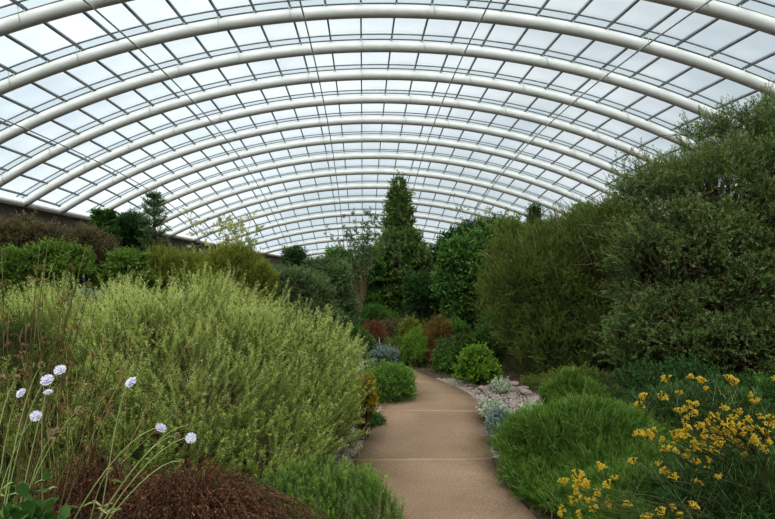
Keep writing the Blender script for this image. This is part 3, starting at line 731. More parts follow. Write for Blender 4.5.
# --- kangaroo paw
G['paw'] = leaf_mat('paw_yellow', (186, 152, 34), (214, 184, 56), (228, 206, 92), .35, nscale=30)
M_pawstem = solid_mat('paw_stem', (46, 58, 26), (78, 72, 38), 6, .6)
def paw_cluster(seed):
    rng = rng_of(seed); mb = MB(); n = 7
    for i in range(n):
        a = rng.uniform(0, 2 * PI); d = unit(np.array([math.cos(a) * .8, math.sin(a) * .8, rng.uniform(.2, 1.1)]))
        b = np.array([0, 0, 0]) + d * .003 + np.array([0, 0, i * .0025]); up = np.array([0, 0, 1.])
        u = np.linspace(0, 1, 6)[:, None]; pts = b + d * u * .026 + up * (u ** 2) * .010
        mb.tube(pts, [.0018, .0032, .0038, .0036, .0034, .0040], 6)
        e = pts[-1]; td = unit(pts[-1] - pts[-2]); s1 = unit(np.cross(td, up + .01)); s2 = np.cross(td, s1); ang = np.arange(6) / 6 * 2 * PI
        rad = np.cos(ang)[:, None] * s1 + np.sin(ang)[:, None] * s2
        V, Fs, T2 = leaf_quads(e + rad * .003, unit(rad * .9 + td * .7), np.full(6, .013), np.full(6, .006), rng, np.stack([rng.random(6), np.full(6, .9)], 1)); mb.add(V, Fs, T2)
    for T_ in mb.T: pass
    me = mb.mesh('paw_cluster'); me.materials.append(G['paw']); return me
PC = [paw_cluster(300 + i) for i in range(4)]
def kangaroo(label, base, clusters, Y, seed, nmain):
    rng = rng_of(seed); t = thing('kangaroo_paw_plant', label, 'flower', (base[0], base[1], gz(base[0], base[1]) - .01)); o0 = np.array(t.location); sm = MB()
    E = np.array([at(px, py, Y + rng.normal() * .13) for px, py in clusters]) - o0
    c = E.mean(0); order = np.argsort(np.arctan2(E[:, 2] - .2, -(E[:, 0]) + .1)); groups = np.array_split(order, nmain)
    for g_ in groups:
        if not len(g_): continue
        m = E[g_].mean(0) * np.array([.86, .9, .93]); b = np.append(rng.normal(size=2) * .05, 0)
        u = np.linspace(0, 1, 14)[:, None]; h = np.array([m[0] * .35, m[1] * .4, m[2] * 1.0])
        main = b * (1 - u) ** 2 + 2 * h * u * (1 - u) + m * u ** 2; sm.tube(main, np.linspace(.0036, .0022, 14), 5)
        for i in g_:
            s = main[rng.integers(8, 13)]; e = E[i]; v = np.linspace(0, 1, 7)[:, None]; mid = (s + e) / 2 + [0, 0, -.02 + rng.normal() * .015]
            sm.tube(s * (1 - v) ** 2 + 2 * mid * v * (1 - v) + e * v ** 2, np.linspace(.0025, .0016, 7), 5)
            o = bpy.data.objects.new('flower_cluster', PC[rng.integers(0, 4)]); C.objects.link(o); o.parent = t; o.location = e
            o.rotation_euler = (rng.normal() * .35, -.3 + rng.normal() * .4, rng.uniform(0, 6.3)); o.scale = (rng.uniform(.6, .95),) * 3
    link('stems', sm.mesh('stems'), M_pawstem, t)
    lf = MB(); rosette(lf, (0, 0, 0), 60, .62, .022, rng, (12, 60), 7, .55); link('leaves', lf.mesh('leaves'), G['dark2'], t); return t
G['dark2'] = leaf_mat('dark_strap_green', (30, 62, 26), (62, 98, 42), (76, 108, 50), .25)
CL1 = [(685,378),(700,384),(668,383),(645,401),(640,408),(660,400),(680,396),(706,392),(735,386),(728,382),(747,397),(756,405),(774,381),(645,437),(652,441),(638,436),(658,432),(680,415),(690,408),(700,405),
       (685,430),(672,440),(680,452),(690,457),(706,462),(715,441),(720,426),(730,431),(745,425),(760,419),(770,421),(700,435),(695,445),(710,451),(735,446),(750,441),(765,436),(740,415),(726,411),(712,418),
       (660,467),(668,475),(676,481),(700,483),(707,471),(713,477),(720,456),(745,457),(762,451),(754,430),(738,434),(705,427),(676,446),(664,442),(690,420),(698,416),(718,434),(728,440),(742,450),(756,446),(770,446),(768,428),(748,432),(722,448),(684,441),(668,452),(695,465),(777,430),(779,440),(733,421),(688,436),(699,429),(707,441),(716,447),(724,434),(731,443),(739,428),(743,438),(751,433),(758,442),(702,448),(693,452),(684,425),(712,433),(719,419),(727,427),(735,436),(747,421),(710,425),(754,424),(678,437),(764,444)]
CL2 = [(598,472),(578,481),(565,486),(573,495),(590,489),(570,503),(585,500),(560,511),(592,504),(604,505),(615,481),(611,489),(628,507),(595,513),(582,516),(563,518),(600,497),(577,488)]
CL3 = [(664,515),(673,512),(692,509),(650,522),(683,520),(641,438),(634,465)]
kangaroo('kangaroo paw with a dense mass of yellow flowers on arching stems', (2.40, 3.5), CL1, 3.35, 7, 9)
kangaroo('kangaroo paw with a loose low spray of yellow flowers leaning towards the path', (2.05, 2.75), CL2, 2.95, 8, 4)
kangaroo('kangaroo paw with only a few yellow flowers just above the bottom leaves', (1.95, 2.85), CL3, 2.85, 9, 2)
for i, (x, y, L_, lb) in enumerate(((2.55, 3.55, .75, 'dark green strap-leaved clump arching beneath the mass of yellow flowers'), (2.1, 3.05, .55, 'dark strap leaves at the bottom below the yellow flowers'), (3.05, 4.2, .8, 'tall dark strap-leaved clump against the shaded great heath'))):
    strap('strap_leaf_plant', lb, x, y, 85, L_, .02, G['dark2'], 100 + i, (15, 70), .7)
# little succulent with a pink-orange flower
t = thing('succulent_plant', 'small grey succulent with one pale pink-orange flower at the bottom corner', 'plant', (1.75, 2.62, gz(1.75, 2.62)))
mb = MB(); rosette(mb, (0, 0, .42), 26, .09, .028, rng_of(110), (10, 85), 5, .2); mb.tube([(0, 0, 0), (0, 0, .2), (0, 0, .43)], [.012, .012, .012], 8); link('leaves', mb.mesh('l'), G['silver'], t)
fb = MB(); n = 10; a = np.arange(n) / n * 2 * PI; D = unit(np.stack([np.cos(a), np.sin(a), np.full(n, .6)], 1)); V, Fs, T2 = leaf_quads(D * .008 + [0.02, -.02, .50], D, np.full(n, .026), np.full(n, .018), rng_of(1), np.zeros((n, 2)), True); fb.add(V, Fs, T2)
link('flower', fb.mesh('f'), leaf_mat('peach_petals', (226, 150, 110), (240, 196, 170), (250, 220, 200), .3), t)

# --- great heath on the right
HE = dict(nl=20, ll=.040, lw=.012, ang=48, tiptint=.8)
def great():
    x0, y0 = 4.9, 8.6
    Lb = [((5.2, 8.9, 1.9), (1.55, 1.3, 1.5)), ((4.35, 8.4, 1.5), (.95, .9, .95)), ((5.9, 8.9, 2.7), (1.3, 1.2, 1.15)), ((4.95, 8.2, .95), (1.2, .8, .75)), ((6.1, 8.3, 1.4), (1.3, 1.0, 1.3)),
          ((4.75, 8.9, 2.1), (.75, .8, .55)), ((5.3, 9.2, 2.85), (.6, .7, .42)), ((6.6, 9.0, 3.2), (.9, .9, .9)), ((5.5, 8.0, 2.1), (.8, .6, .6)), ((4.1, 8.6, 1.7), (.5, .5, .5)), ((3.9, 8.0, .5), (.75, .5, .5)), ((4.8, 7.7, .5), (.9, .5, .5)), ((5.8, 7.5, .55), (.9, .5, .6)), ((4.0, 8.1, .85), (.55, .5, .5)),
          ((5.9, 7.7, 1.2), (.8, .5, .7)), ((5.0, 7.7, 1.5), (.6, .4, .5)), ((4.6, 7.9, 2.0), (.5, .4, .4)), ((5.8, 8.1, 2.9), (.6, .5, .45))]
    Lb = [(np.array(c) - [x0, y0, 0], np.array(r)) for c, r in Lb]
    t = shrub('great_heath', 'massive grey-green heath shrub with brown seed cones, taller than all others beside the path', 'shrub', x0, y0, None, 0, G['greyb'], n=17000, seed=121, wildf=.15, sl=.26, up=.35, leaf=HE, lobes=Lb, sub=6, r0=.06, inner=.55, jitd=.4, lump=.28)
    rng = rng_of(122); P, Nn = crown_points(Lb, 900, rng, .97, .18); mb = MB()
    shoots_mesh(P, Nn, np.full(len(P), .04), rng, nl=7, ll=.020, lw=.016, ang=50, mb=mb)
    o = link('seed_cones', mb.mesh('cones'), G['rust'], t); tag(o, kind='stuff')
    # bare pale twigs standing proud of the leaves
    mb = MB(); P, Nn = crown_points(Lb, 60, rng, .85, .1)
    for p, d in zip(P, Nn):
        d = unit(d + rng.normal(size=3) * .7); pts = [p, p + d * .22 + [0, 0, .03], p + d * .42 + [0, 0, .02]]; mb.tube(pts, [.009, .006, .003], 4)
    tag(link('bare_twigs', mb.mesh('twigs'), M_twig, t), kind='stuff')
great()
# --- olive thicket between it and the path
def thicket():
    x0, y0 = 3.1, 10.3
    Lb = [((3.2, 10.4, 1.35), (1.05, 1.0, 1.0)), ((3.9, 10.3, 1.9), (.85, .9, .85)), ((2.8, 9.5, .45), (.7, .5, .5)), ((3.6, 9.3, .45), (.8, .5, .5)), ((2.6, 10.2, 1.2), (.75, .8, .85)), ((3.3, 9.9, .8), (1.0, .8, .7)), ((4.2, 10.0, 1.2), (.9, .8, 1.0)), ((2.8, 10.5, 1.7), (.5, .6, .45)),
          ((3.7, 9.7, 1.5), (.6, .5, .55)), ((2.4, 9.9, .7), (.5, .5, .55)), ((2.75, 9.7, 1.5), (.45, .4, .45)), ((3.2, 9.5, 1.1), (.5, .4, .4))]
    Lb = [(np.array(c) - [x0, y0, 0], np.array(r)) for c, r in Lb]
    t = shrub('tea_tree', 'wide wispy dark olive shrub with bare brown twigs behind the rubble', 'shrub', x0 + .25, y0, None, 0, G['olive'], n=11000, seed=131, lump=.3, wildf=.2, sl=.30, up=.45, leaf=dict(nl=26, ll=.038, lw=.008, ang=36, tiptint=.5), lobes=Lb, sub=6, r0=.05, inner=.6, jitd=.35)
    rng = rng_of(132); mb = MB(); P, Nn = crown_points(Lb, 46, rng, .9, .1)
    for p, d in zip(P, Nn):
        d = unit(d * .6 + rng.normal(size=3) * .8); mb.tube([p, p + d * .25, p + d * .5 + [0, 0, .06]], [.010, .007, .003], 4)
    tag(link('bare_twigs', mb.mesh('twigs'), M_twig, t), kind='stuff')
thicket()
MED = dict(nl=14, ll=.055, lw=.022, ang=55)
px_shrub('round_bush', 'bushy rounded green crown rising above the wispy olive shrub', 'shrub', 552, 618, 206, 12.2, G['mid'], n=1500, seed=141, sl=.24, leaf=dict(nl=18, ll=.05, lw=.014, ang=50), base_z=1.4, nlobes=8, r0=.05)
px_shrub('leafy_bush', 'compact bright green small-leaved bush at the right bend of the path', 'shrub', 455, 499, 346, 9.3, G['bright'], n=900, seed=142, sl=.1, up=.3, leaf=dict(nl=12, ll=.034, lw=.020, ang=60), nlobes=9, r0=.015, base_z=0)
px_shrub('drooping_shrub', 'dark green drooping shrub behind the compact bright bush', 'shrub', 434, 482, 330, 10.6, G['mid'], n=1100, seed=143, sl=.2, up=.0, leaf=dict(nl=18, ll=.045, lw=.012, ang=50, droop=.6), nlobes=8, base_z=0)
px_shrub('orange_heath', 'orange-brown tinged upright heath at the right of the path bend', 'shrub', 416, 456, 316, 11.6, G['orange'], n=1100, seed=144, sl=.2, up=.8, leaf=dict(nl=20, ll=.03, lw=.012, ang=42), nlobes=8, base_z=0)
px_shrub('upright_heath', 'narrow fresh green upright heath where the path turns away', 'shrub', 401, 428, 330, 11.4, G['bright'], n=900, seed=145, sl=.2, up=.9, leaf=dict(nl=20, ll=.03, lw=.012, ang=40), nlobes=7, base_z=0, depth=.4)
px_shrub('rust_twig_shrub', 'rusty brown twiggy shrub beyond the blue-grey strap leaves', 'shrub', 346, 388, 320, 13.4, G['rust'], n=700, seed=146, sl=.24, up=.6, leaf=dict(nl=16, ll=.03, lw=.014, ang=40), nlobes=7, base_z=0)
px_shrub('rust_twig_shrub', 'brownish shrub in the dark hollow under the tall spired tree', 'shrub', 374, 412, 322, 15.0, G['brown'], n=900, seed=147, sl=.24, up=.5, leaf=dict(nl=16, ll=.035, lw=.014, ang=40), nlobes=7, base_z=0)
# broad-leaved bright tree right of centre
def lob_tree(name, label, cat, Y, blobs, mat, n, seed, leaf, sl=.28, up=.3, group=None, r0=.07, depth=1., lump=.12, inner=.62, bark=None, **kw):
    """blobs given as (px, py, radius_px_x, radius_px_y) measured at depth Y"""
    kw.setdefault('wildf', .28); lump = max(lump, .24)
    xs = [b[0] for b in blobs]; x0 = (np.mean(xs) - VX) / F * Y; g = gz(x0, Y); Lb = []
    rng = rng_of(seed + 999)
    for i, (px, py, rx, ry) in enumerate(blobs):
        c = at(px, py, Y) - [x0, Y, g]; c[1] += (rng.random() - .5) * .5 * rx / F * Y * (i > 0)
        Lb.append((c, np.array([rx, rx * depth, ry]) / F * Y))
    return shrub(name, label, cat, x0, Y, None, 0, mat, n=int(n * 1.15), seed=seed, leaf=leaf, lobes=Lb, sub=5, sl=sl, up=up, r0=r0, group=group, lump=lump, inner=inner, bark=bark, **kw)
lob_tree('leafy_tree', 'bright green broad-leaved tree right of the spired tree', 'tree', 14.5, [(478, 285, 30, 34), (462, 262, 20, 24), (492, 255, 22, 24), (505, 285, 20, 30), (470, 312, 24, 24), (450, 285, 14, 20), (488, 330, 24, 26), (508, 238, 14, 16)], G['vivid'], 3000, 151, dict(nl=10, ll=.09, lw=.045, ang=60, hexa=True, tiptint=.6))
lob_tree('leafy_tree', 'darker green tree with a dense crown behind the bright broad-leaved tree', 'tree', 18, [(462, 246, 20, 18), (480, 238, 18, 16), (450, 262, 16, 20), (445, 290, 18, 26), (498, 245, 20, 22)], G['dark'], 1800, 152, dict(nl=12, ll=.09, lw=.04, ang=55))
lob_tree('small_conifer', 'small dark conifer poking up between bright tree and round bush', 'tree', 13.5, [(534, 214, 5, 8), (534, 226, 8, 9), (534, 240, 12, 12), (533, 262, 16, 20)], G['dark'], 900, 153, dict(nl=14, ll=.06, lw=.018, ang=60), sl=.2, up=.1)
lob_tree('olive_tree', 'fine-leaved olive-brown tree behind the wispy olive shrub', 'tree', 13, [(516, 240, 16, 18), (504, 262, 18, 24), (540, 250, 20, 24), (520, 290, 26, 34), (556, 236, 16, 16), (500, 310, 20, 34), (545, 290, 24, 30)], G['olive'], 2600, 154, dict(nl=18, ll=.06, lw=.014, ang=42), sl=.3, up=.5)
lob_tree('shade_shrub', 'very dark shrub in the gap behind the path bend', 'shrub', 16, [(440, 310, 22, 26), (420, 300, 16, 30), (455, 330, 20, 22), (425, 335, 18, 18)], G['dark'], 1500, 155, dict(nl=12, ll=.08, lw=.03, ang=55))

# sparse airy flowering stems against the glass
def airy(label, px, top, Y, seed, n=14, w=.6, mat='white', name='airy_shrub', base_py=None, ll=.05):
    rng = rng_of(seed); x = (px - VX) / F * Y; g = gz(x, Y); t = thing(name, label, 'shrub', (x, Y, g - .01)); sm = MB(); lf = MB()
    H = at(px, top, Y)[2] - g
    for i in range(n):
        h = H * rng.uniform(.72, 1.0); e = np.array([rng.normal() * w * .5, rng.normal() * w * .4, h]); u = np.linspace(0, 1, 10)[:, None]
        m = e * [.25, .25, .6]; pts = 2 * m * u * (1 - u) + e * u ** 2; sm.tube(pts, np.linspace(.009, .003, 10), 4)
        k = rng.integers(5, 10, 9); B = pts[k]; D = unit(rng.normal(size=(9, 3)) + [0, 0, .9]); L9 = rng.uniform(.1, .32, 9)
        twigs(sm, B, B + D * L9[:, None], .004)
        shoots_mesh(B, D, L9, rng, nl=7, ll=ll, lw=ll * .45, ang=55, mb=lf, start=.4)
    link('stems', sm.mesh('s'), M_twig, t); link('leaves', lf.mesh('l'), G[mat], t)
airy('airy shrub with pale sparse leafy stems rising against the glass behind the golden shrub', 231, 216, 12, 161, 20, .75, 'white', ll=.085)
airy('slender sapling with a small leafy top behind the feathery golden shrubs', 205, 221, 15, 162, 3, .12, 'grey', 'thin_sapling')
airy('fine twiggy grey shrub left of the spired tree, seen against the far glass', 360, 215, 17, 163, 26, .9, 'grey', ll=.09)
airy('thin airy stems with tiny seed heads rising above the dark dense tree', 484, 200, 15.5, 164, 16, .9, 'gold', ll=.07)
airy('fine airy stems with pale tips beside the small dark conifer', 510, 214, 14, 165, 12, .8, 'gold')

# --- tall tree with a narrow spire
lob_tree('spired_tree', 'tall dark green tree with a narrow leafy spire in the middle of the garden', 'tree', 20,
         [(399, 186, 4.5, 8), (399, 200, 10, 12), (395, 212, 8, 10), (404, 218, 8, 12), (399, 228, 13, 13), (400, 245, 19, 16), (398, 262, 26, 20), (402, 282, 31, 22), (385, 272, 18, 20), (418, 270, 16, 22), (395, 300, 26, 20), (420, 296, 16, 20)],
         G['spire'] if 'spire' in G else G['mid'], 3800, 171, dict(nl=11, ll=.11, lw=.05, ang=58, tiptint=.6), sl=.3, up=.35, r0=.12, inner=.5, bark=M_pale)
lob_tree('round_tree', 'mid green rounded tree immediately left of the spired tree', 'tree', 19, [(352, 285, 18, 26), (340, 268, 14, 18), (368, 272, 14, 22), (360, 305, 20, 20)], G['mid'], 1700, 172, dict(nl=12, ll=.09, lw=.035, ang=55))
lob_tree('round_tree', 'grey-green shrubby tree in front of the low far trees, above the blue-grey strap leaves', 'tree', 14, [(330, 290, 18, 30), (320, 275, 14, 16), (340, 312, 16, 22), (322, 312, 18, 20)], G['grey'], 1900, 173, dict(nl=16, ll=.06, lw=.018, ang=45))
lob_tree('grey_shrub', 'broad grey-green fine-leaved shrub behind the pale shrub', 'shrub', 11.5, [(292, 292, 26, 22), (272, 300, 20, 20), (312, 300, 22, 22), (300, 315, 28, 22), (285, 280, 14, 12)], G['grey'], 2600, 174, dict(nl=18, ll=.045, lw=.012, ang=45), sl=.24, up=.4)
lob_tree('small_tree', 'small dark round-topped tree standing above the broad grey-green shrub', 'tree', 19, [(293, 260, 10, 11), (293, 274, 12, 10)], G['bluedark'] if 'bluedark' in G else G['dark'], 700, 175, dict(nl=12, ll=.09, lw=.03, ang=55), r0=.04)

# --- left, middle distance
lob_tree('golden_shrub', 'golden-green feathery shrub behind the crest of the pale shrub', 'shrub', 9.5, [(236, 274, 26, 22), (216, 282, 18, 18), (256, 286, 18, 20), (236, 296, 34, 22), (228, 262, 14, 12)], G['gold'], 2600, 181, dict(nl=22, ll=.05, lw=.009, ang=34), sl=.26, up=.75)
lob_tree('golden_shrub', 'dull green feathery shrub between golden shrub and round yellow-green bush', 'shrub', 10.5, [(178, 272, 24, 18), (160, 268, 16, 16), (196, 278, 20, 18), (176, 290, 30, 20)], G['olive2'] if 'olive2' in G else G['gold'], 2300, 182, dict(nl=22, ll=.05, lw=.009, ang=34), sl=.24, up=.75)
lob_tree('leafy_bush', 'round yellow-green leafy bush next to the arching rusty fronds', 'shrub', 9.2, [(128, 268, 17, 16), (118, 280, 14, 14), (140, 284, 14, 14)], G['dome'], 1100, 183, dict(nl=11, ll=.045, lw=.022, ang=60), sl=.14)
drooping('rust_fern', 'arching rusty brown fronds beside the bright green dome-shaped shrub', 'plant', (97 - VX) / F * 9.0, 9.0, 90, 1.65, (.32, .3), G['rust'], 184, ll=.05, lw=.014, nl=40)
lob_tree('dome_shrub', 'bright green dome-shaped leafy shrub near the left glass eaves', 'shrub', 8.4, [(42, 272, 48, 26), (10, 275, 34, 24), (72, 282, 24, 22), (30, 300, 60, 28), (-25, 280, 34, 26), (52, 256, 24, 10)], G['dome'], 4200, 185, dict(nl=11, ll=.045, lw=.020, ang=60), sl=.14, depth=.8)
lob_tree('brown_twig_shrub', 'brownish twiggy shrub behind the bright green dome-shaped shrub', 'shrub', 12, [(30, 240, 26, 18), (8, 245, 22, 18), (55, 248, 20, 18), (-20, 245, 24, 22)], G['brown'], 2200, 186, dict(nl=16, ll=.05, lw=.014, ang=45), sl=.26)
lob_tree('brown_twig_shrub', 'dusky grey-brown shrub behind the rusty fronds', 'shrub', 12.5, [(90, 254, 18, 22), (74, 262, 14, 20), (104, 262, 14, 20), (88, 240, 12, 12)], G['dusk'] if 'dusk' in G else G['brown'], 1700, 187, dict(nl=16, ll=.05, lw=.014, ang=45), sl=.26)
lob_tree('dense_conifer', 'dense dark green rounded conifer under the left eaves', 'tree', 14.5, [(131, 232, 15, 16), (124, 242, 12, 14), (140, 244, 12, 14), (131, 256, 16, 14), (131, 222, 9, 7)], G['conifer'] if 'conifer' in G else G['dark'], 1900, 188, dict(nl=20, ll=.07, lw=.012, ang=50), sl=.24, up=.5)
strap('spiky_plant', 'spiky sword-leaved plant at the edge of the brownish twiggy shrub', (5 - VX) / F * 11, 11, 50, .85, .05, G['mid'], 189, (5, 85), .25); bpy.context.scene.objects  # spikes
PL_sp = [o for o in C.objects if o.name.startswith('spiky_plant')][0]; PL_sp.location.z += 1.35
sp_t = MB(); sp_t.tube([(0, 0, -1.4), (.03, 0, -.7), (0, 0, .02)], [.07, .06, .05], 8); link('trunk', sp_t.mesh('trunk'), M_bark, PL_sp)
# tiered tree
def tiered(name, label, px, Y, tiers, mat, seed, leaf=None, top=None):
    rng = rng_of(seed); x = (px - VX) / F * Y; g = gz(x, Y); t = thing(name, label, 'tree', (x, Y, g - .01)); sm = MB(); lf = MB()
    ztop = at(px, top, Y)[2] - g; sm.tube([(0, 0, -.05), (.02, 0, ztop * .5), (0, 0, ztop)], [.06, .045, .012], 8)
    for py, rpx in tiers:
        z = at(px, py, Y)[2] - g; r = rpx / F * Y
        for i in range(9):
            a = i / 9 * 2 * PI + rng.uniform(-.2, .2); d = unit(np.array([math.cos(a), math.sin(a), .35])); L_ = r * rng.uniform(.8, 1.05)
            u = np.linspace(0, 1, 6)[:, None]; pts = np.array([0, 0, z]) + d * L_ * u + np.array([0, 0, 1]) * .35 * L_ * u ** 2; sm.tube(pts, np.linspace(.014, .005, 6), 4)
            k = np.arange(1, 6); B = np.repeat(pts[k], 2, 0); D = unit(d * .8 + rng.normal(size=(10, 3)) * .45 + [0, 0, .55]); shoots_mesh(B, D, np.full(10, .17) * min(1, r / .3 + .4), rng, mb=lf, **(leaf or dict(nl=16, ll=.045, lw=.014, ang=45)))
    B = np.array([[0, 0, ztop - .12]] * 3); shoots_mesh(B, unit(np.array([[0, 0, 1], [.3, .1, 1], [-.3, 0, 1.]])), np.full(3, .2), rng, mb=lf, nl=18, ll=.05, lw=.014, ang=45)
    link('trunk', sm.mesh('t'), M_bark, t); link('foliage', lf.mesh('f'), mat, t)
tiered('tiered_conifer', 'slim blue-green conifer with whorled tiers of branches against the glass', 154, 14, [(199, 4), (207, 7), (216, 9), (226, 10), (238, 11), (250, 13), (262, 13)], G['grey'], 191, top=192)
tiered('tufted_tree', 'small tree with thick whorled tufts, left one of the pair under the eaves', 98, 13.5, [(215, 3), (220, 3.5), (226, 4), (235, 8), (245, 9)], G['bluegreen'] if 'bluegreen' in G else G['mid'], 192, top=213)
tiered('tufted_tree', 'small tree with thick whorled tufts, right one of the pair under the eaves', 109, 13.8, [(215, 3), (220, 3.5), (226, 4), (236, 7), (246, 8)], G['bluegreen'] if 'bluegreen' in G else G['mid'], 193, top=213)
# grey-blue patch plant behind the crest
px_shrub('lavender_bush', 'silvery blue-grey bush behind the left crest of the pale shrub', 'shrub', 62, 122, 286, 6.8, G['bluegrey'], n=900, seed=195, sl=.16, up=.7, leaf=dict(nl=18, ll=.03, lw=.01, ang=40), nlobes=7)
px_shrub('lavender_bush', 'bush with pale yellow flower heads behind the left crest, beside the blue-grey bush', 'shrub', 84, 152, 282, 7.6, G['white'], n=600, seed=196, sl=.22, up=.9, leaf=dict(nl=16, ll=.025, lw=.012, ang=50), nlobes=7)
px_shrub('sword_tuft', 'arching yellow-green tuft between the wispy olive shrub and the great heath', 'plant', 596, 640, 236, 9.6, G['gold'], n=380, seed=197, sl=.4, up=.6, leaf=dict(nl=14, ll=.09, lw=.010, ang=25), nlobes=6, base_z=1.2, r0=.03)

# --- far planting that closes the view under the roof
far_specs = [(250, 34, 256), (300, 30, 262), (345, 34, 262), (372, 45, 262), (412, 42, 262), (432, 30, 258), (275, 24, 262), (315, 22, 264), (428, 24, 262),
             (188, 26, 252), (150, 30, 250), (60, 23, 240), (100, 22, 244), (210, 22, 256), (20, 17, 228),
             (455, 36, 250), (500, 30, 240), (560, 38, 244), (620, 24, 226), (330, 60, 264), (395, 62, 264), (445, 58, 262)]
far_lb = ['low grey-green tree beside the left eave far down the glasshouse', 'low round tree behind the broad grey-green shrub', 'distant round tree under the last arches, left of the spire', 'distant tree just left of the spired trunk, beneath the far gable',
          'distant tree just right of the spired tree', 'distant dark tree at the foot of the far arches, right of the spire', 'middle-distance bushy tree behind the golden shrub', 'middle-distance tree behind the small dark round-topped tree', 'middle-distance tree filling the gap right of the spired tree',
          'tree below the left eave behind the dull green feathery shrub', 'tree below the left eave behind the tiered conifer', 'tree against the left wall behind the brown twiggy shrub', 'tree against the left wall behind the tufted trees', 'tree below the left eave behind the thin sapling',
          'tree against the left wall nearest the edge of view', 'far tree behind the darker dense tree', 'far tree behind the fine-leaved olive-brown tree', 'far tree behind the round green crown', 'far tree in the gap beside the great heath',
          'small very distant tree at the end wall, left', 'small very distant tree at the end wall, centre', 'small very distant tree at the end wall, right']
far_m = ['grey', 'mid', 'dark', 'olive']
protos = []
for i in range(4):
    rng = rng_of(400 + i)
    protos.append(lambda i=i: None)
first = {}
for i, ((px, Y, top), lb) in enumerate(zip(far_specs, far_lb)):
    k = i % 4; x = (px - VX) / F * Y
    g = gz(x, Y); H = at(px, top, Y)[2] - g; sc_ = H / 2.6
    if k not in first:
        first[k] = shrub('bushy_tree', lb, 'tree', x, Y, (1.5, 1.3, 1.2), 1.45, G[far_m[k]], n=1100, seed=410 + k, sl=.32, leaf=dict(nl=11, ll=.12, lw=.05, ang=55), nlobes=10, r0=.06, twig=False)
        first[k].scale = (sc_ * .98, sc_ * .98, sc_); first[k]['group'] = 'bushy trees in the far planting'
    else:
        dup(first[k], (x, Y, g - .01), i * 1.3, (sc_ * .98, sc_ * .98, sc_), lb, 'bushy trees in the far planting')

# --- shaded understorey that hides the soil
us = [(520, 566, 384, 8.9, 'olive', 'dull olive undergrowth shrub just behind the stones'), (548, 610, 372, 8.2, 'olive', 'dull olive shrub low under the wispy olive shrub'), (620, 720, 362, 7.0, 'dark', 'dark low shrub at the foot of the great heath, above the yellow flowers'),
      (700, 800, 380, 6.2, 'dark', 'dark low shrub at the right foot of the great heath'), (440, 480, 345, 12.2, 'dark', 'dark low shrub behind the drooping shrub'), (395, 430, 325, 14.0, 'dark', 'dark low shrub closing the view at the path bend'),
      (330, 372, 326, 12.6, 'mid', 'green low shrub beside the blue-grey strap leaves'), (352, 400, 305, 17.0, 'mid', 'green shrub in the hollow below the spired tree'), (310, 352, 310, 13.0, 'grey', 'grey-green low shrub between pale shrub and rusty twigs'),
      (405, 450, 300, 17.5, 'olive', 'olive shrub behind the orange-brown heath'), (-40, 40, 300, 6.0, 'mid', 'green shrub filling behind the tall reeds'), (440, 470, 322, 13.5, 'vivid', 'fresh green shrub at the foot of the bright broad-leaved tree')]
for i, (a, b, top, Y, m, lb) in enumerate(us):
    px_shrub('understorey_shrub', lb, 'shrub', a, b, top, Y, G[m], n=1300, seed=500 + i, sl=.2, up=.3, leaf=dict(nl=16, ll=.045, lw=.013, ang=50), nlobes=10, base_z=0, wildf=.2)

# --- ground-hugging undergrowth between the shrubs
def undergrowth():
    rng = rng_of(900); n = 26000
    x = rng.uniform(-7, 8, n); y = rng.uniform(2.6, 19, n)
    x = np.where(rng.random(n) < .5, x, (x) * y / 12)
    d = np.full(n, 1e9)
    for cx, cy in QC[::2]: d = np.minimum(d, np.hypot(x - cx, y - cy))
    iL = np.interp(y, QR[:60, 1], QR[:60, 0]); rub = (y > 5.4) & (y < 10) & (x > iL - .1) & (x < iL + 1.0)
    dens = .5 + .5 * np.sin(x * 2.3 + 1) * np.sin(y * 1.9)
    k = (d > .86) & ~rub & (rng.random(n) < .35 + .65 * dens); x, y = x[k], y[k]; m = len(x)
    B = np.stack([x, y, ground(x, y) - .01], 1); D = unit(rng.normal(size=(m, 3)) * .45 + [0, 0, 1]); h = (.5 + .5 * dens[k]) * np.clip((d[k] - .8) * .6, .25, 1)
    mb = shoots_mesh(B, D, rng.uniform(.12, .4, m) * h, rng, nl=14, ll=.05, lw=.013, ang=45, droop=.25, shoot_tone=rng.random(m))
    o = link('undergrowth', mb.mesh('undergrowth'), G['under']); tag(o, 'low mixed green undergrowth covering the soil of the beds', 'undergrowth', kind='stuff')
G['under'] = leaf_mat('undergrowth_green', (38, 66, 26), (96, 118, 54), (126, 124, 72), .3, nscale=.9)
undergrowth()

fill = [(386, 410, 340, 12.2, 'olive', 'little olive tuft at the very end of the visible path'), (424, 446, 352, 11.3, 'rust', 'low brown dry tuft between the upright heath and drooping shrub'), (470, 500, 326, 11.2, 'vivid', 'fresh green shrub above the compact bright bush'),
        (340, 366, 340, 10.6, 'grey', 'grey-green tuft squeezed between pale shrub and strap leaves'), (372, 400, 350, 11.6, 'bluegrey', 'low blue-grey mound edging the path bend'), (436, 462, 318, 13.0, 'mid', 'green shrub over the shoulder of the orange-brown heath'),
        (400, 420, 318, 13.6, 'gold', 'thin golden shrub behind the upright heath'), (478, 510, 300, 11.8, 'vivid', 'tall fresh green shrub against the left side of the wispy olive shrub')]
for i, (a, b, top, Y, m, lb) in enumerate(fill):
    px_shrub('bed_shrub', lb, 'shrub', a, b, top, Y, G[m], n=700, seed=600 + i, sl=.2, up=.45, leaf=dict(nl=16, ll=.045, lw=.014, ang=48), nlobes=9, base_z=0, wildf=.3)

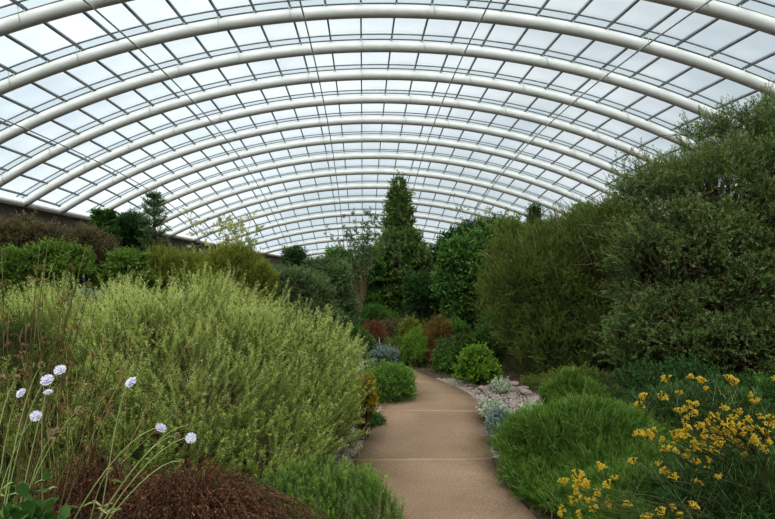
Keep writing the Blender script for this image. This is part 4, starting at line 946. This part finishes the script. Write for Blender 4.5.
for i, (x, y, w_, h_, m, lb) in enumerate(((4.6, 5.6, .9, .4, 'mid', 'rounded green shrub beyond the strap-leaved clump, right of the yellow flowers'), (5.8, 6.6, .9, .5, 'lower', 'fresh green shrub at the right edge below the great heath'), (4.4, 4.2, .8, .4, 'olive', 'olive shrub to the right of the kangaroo paw'), (-3.6, 3.2, .8, .5, 'lower', 'green shrub to the left of the tall dark reeds'))):
    shrub('bed_shrub', lb, 'shrub', x, y, (w_, w_ * .8, h_), h_ * .6, G[m], n=900, nlobes=9, seed=700 + i, sl=.2, up=.4, leaf=dict(nl=18, ll=.04, lw=.012, ang=48), wildf=.2, lump=.2)


# ------------------------------------------------------------------ light and camera
w = bpy.data.worlds.new('overcast'); bpy.context.scene.world = w; w.use_nodes = True
T = w.node_tree; T.nodes.clear(); N = T.nodes; L = T.links
tc = N.new('ShaderNodeTexCoord'); mp = N.new('ShaderNodeMapping'); mp.inputs['Scale'].default_value = (1, 1, 2.2)
nz = N.new('ShaderNodeTexNoise'); nz.inputs['Scale'].default_value = 2.6; nz.inputs['Detail'].default_value = 5; nz.inputs['Roughness'].default_value = .55
L.new(tc.outputs['Generated'], mp.inputs[0]); L.new(mp.outputs[0], nz.inputs[0])
rp = N.new('ShaderNodeValToRGB'); rp.color_ramp.elements[0].position = .36; rp.color_ramp.elements[1].position = .66
rp.color_ramp.elements[0].color = (.56, .635, .68, 1); rp.color_ramp.elements[1].color = (.84, .885, .90, 1)
L.new(nz.outputs['Fac'], rp.inputs[0])
# brighter overcast towards the upper left of the view direction
dot = N.new('ShaderNodeVectorMath'); dot.operation = 'DOT_PRODUCT'; dot.inputs[1].default_value = (-.62, .62, .48)
L.new(tc.outputs['Generated'], dot.inputs[0])
mr = N.new('ShaderNodeMapRange'); mr.inputs['From Min'].default_value = .55; mr.inputs['From Max'].default_value = 1.0; mr.inputs['To Min'].default_value = 1.0; mr.inputs['To Max'].default_value = 1.4
L.new(dot.outputs['Value'], mr.inputs[0])
vm = N.new('ShaderNodeVectorMath'); vm.operation = 'SCALE'; L.new(rp.outputs[0], vm.inputs[0]); L.new(mr.outputs[0], vm.inputs['Scale'])
bg = N.new('ShaderNodeBackground'); bg.inputs['Strength'].default_value = .95; L.new(vm.outputs[0], bg.inputs[0])
wo = N.new('ShaderNodeOutputWorld'); L.new(bg.outputs[0], wo.inputs[0])

# unseen area light added to brighten the roof underside, standing in for bounced daylight
up = bpy.data.lights.new('roof_fill', 'AREA'); up.shape = 'RECTANGLE'; up.size = 34; up.size_y = 80; up.energy = 34 * 80 * PI * .02; up.color = (.98, 1, .97)
uo = bpy.data.objects.new('roof_fill', up); C.objects.link(uo); uo.location = (AX, 34, 5.2); uo.rotation_euler = (PI, 0, 0)
sun = bpy.data.lights.new('sun', 'SUN'); sun.energy = 4.7; sun.angle = math.radians(85); sun.color = (1, .98, .94)
so = bpy.data.objects.new('sun', sun); C.objects.link(so); so.rotation_euler = (math.radians(36), math.radians(-14), 0)

cam = bpy.data.cameras.new('camera'); co = bpy.data.objects.new('camera', cam); C.objects.link(co)
cam.sensor_width = 36; cam.lens = 36 * F / 775; cam.clip_end = 400; cam.clip_start = .05
# level view with a shifted (cropped) frame: the vanishing point stays off centre
cam.shift_x = (387.5 - VX) / 775; cam.shift_y = (VY - 259.5) / 775
co.location = (0, 0, EYE)
co.rotation_euler = (PI / 2, 0, 0)
sc = bpy.context.scene; sc.camera = co
LOOK = 'Medium High Contrast'
sc.view_settings.view_transform = 'Standard'; sc.view_settings.look = LOOK; sc.view_settings.exposure = 0
sc.cycles.max_bounces = 6; sc.cycles.diffuse_bounces = 3; sc.cycles.transparent_max_bounces = 12; sc.cycles.transmission_bounces = 4
sc.cycles.use_denoising = True
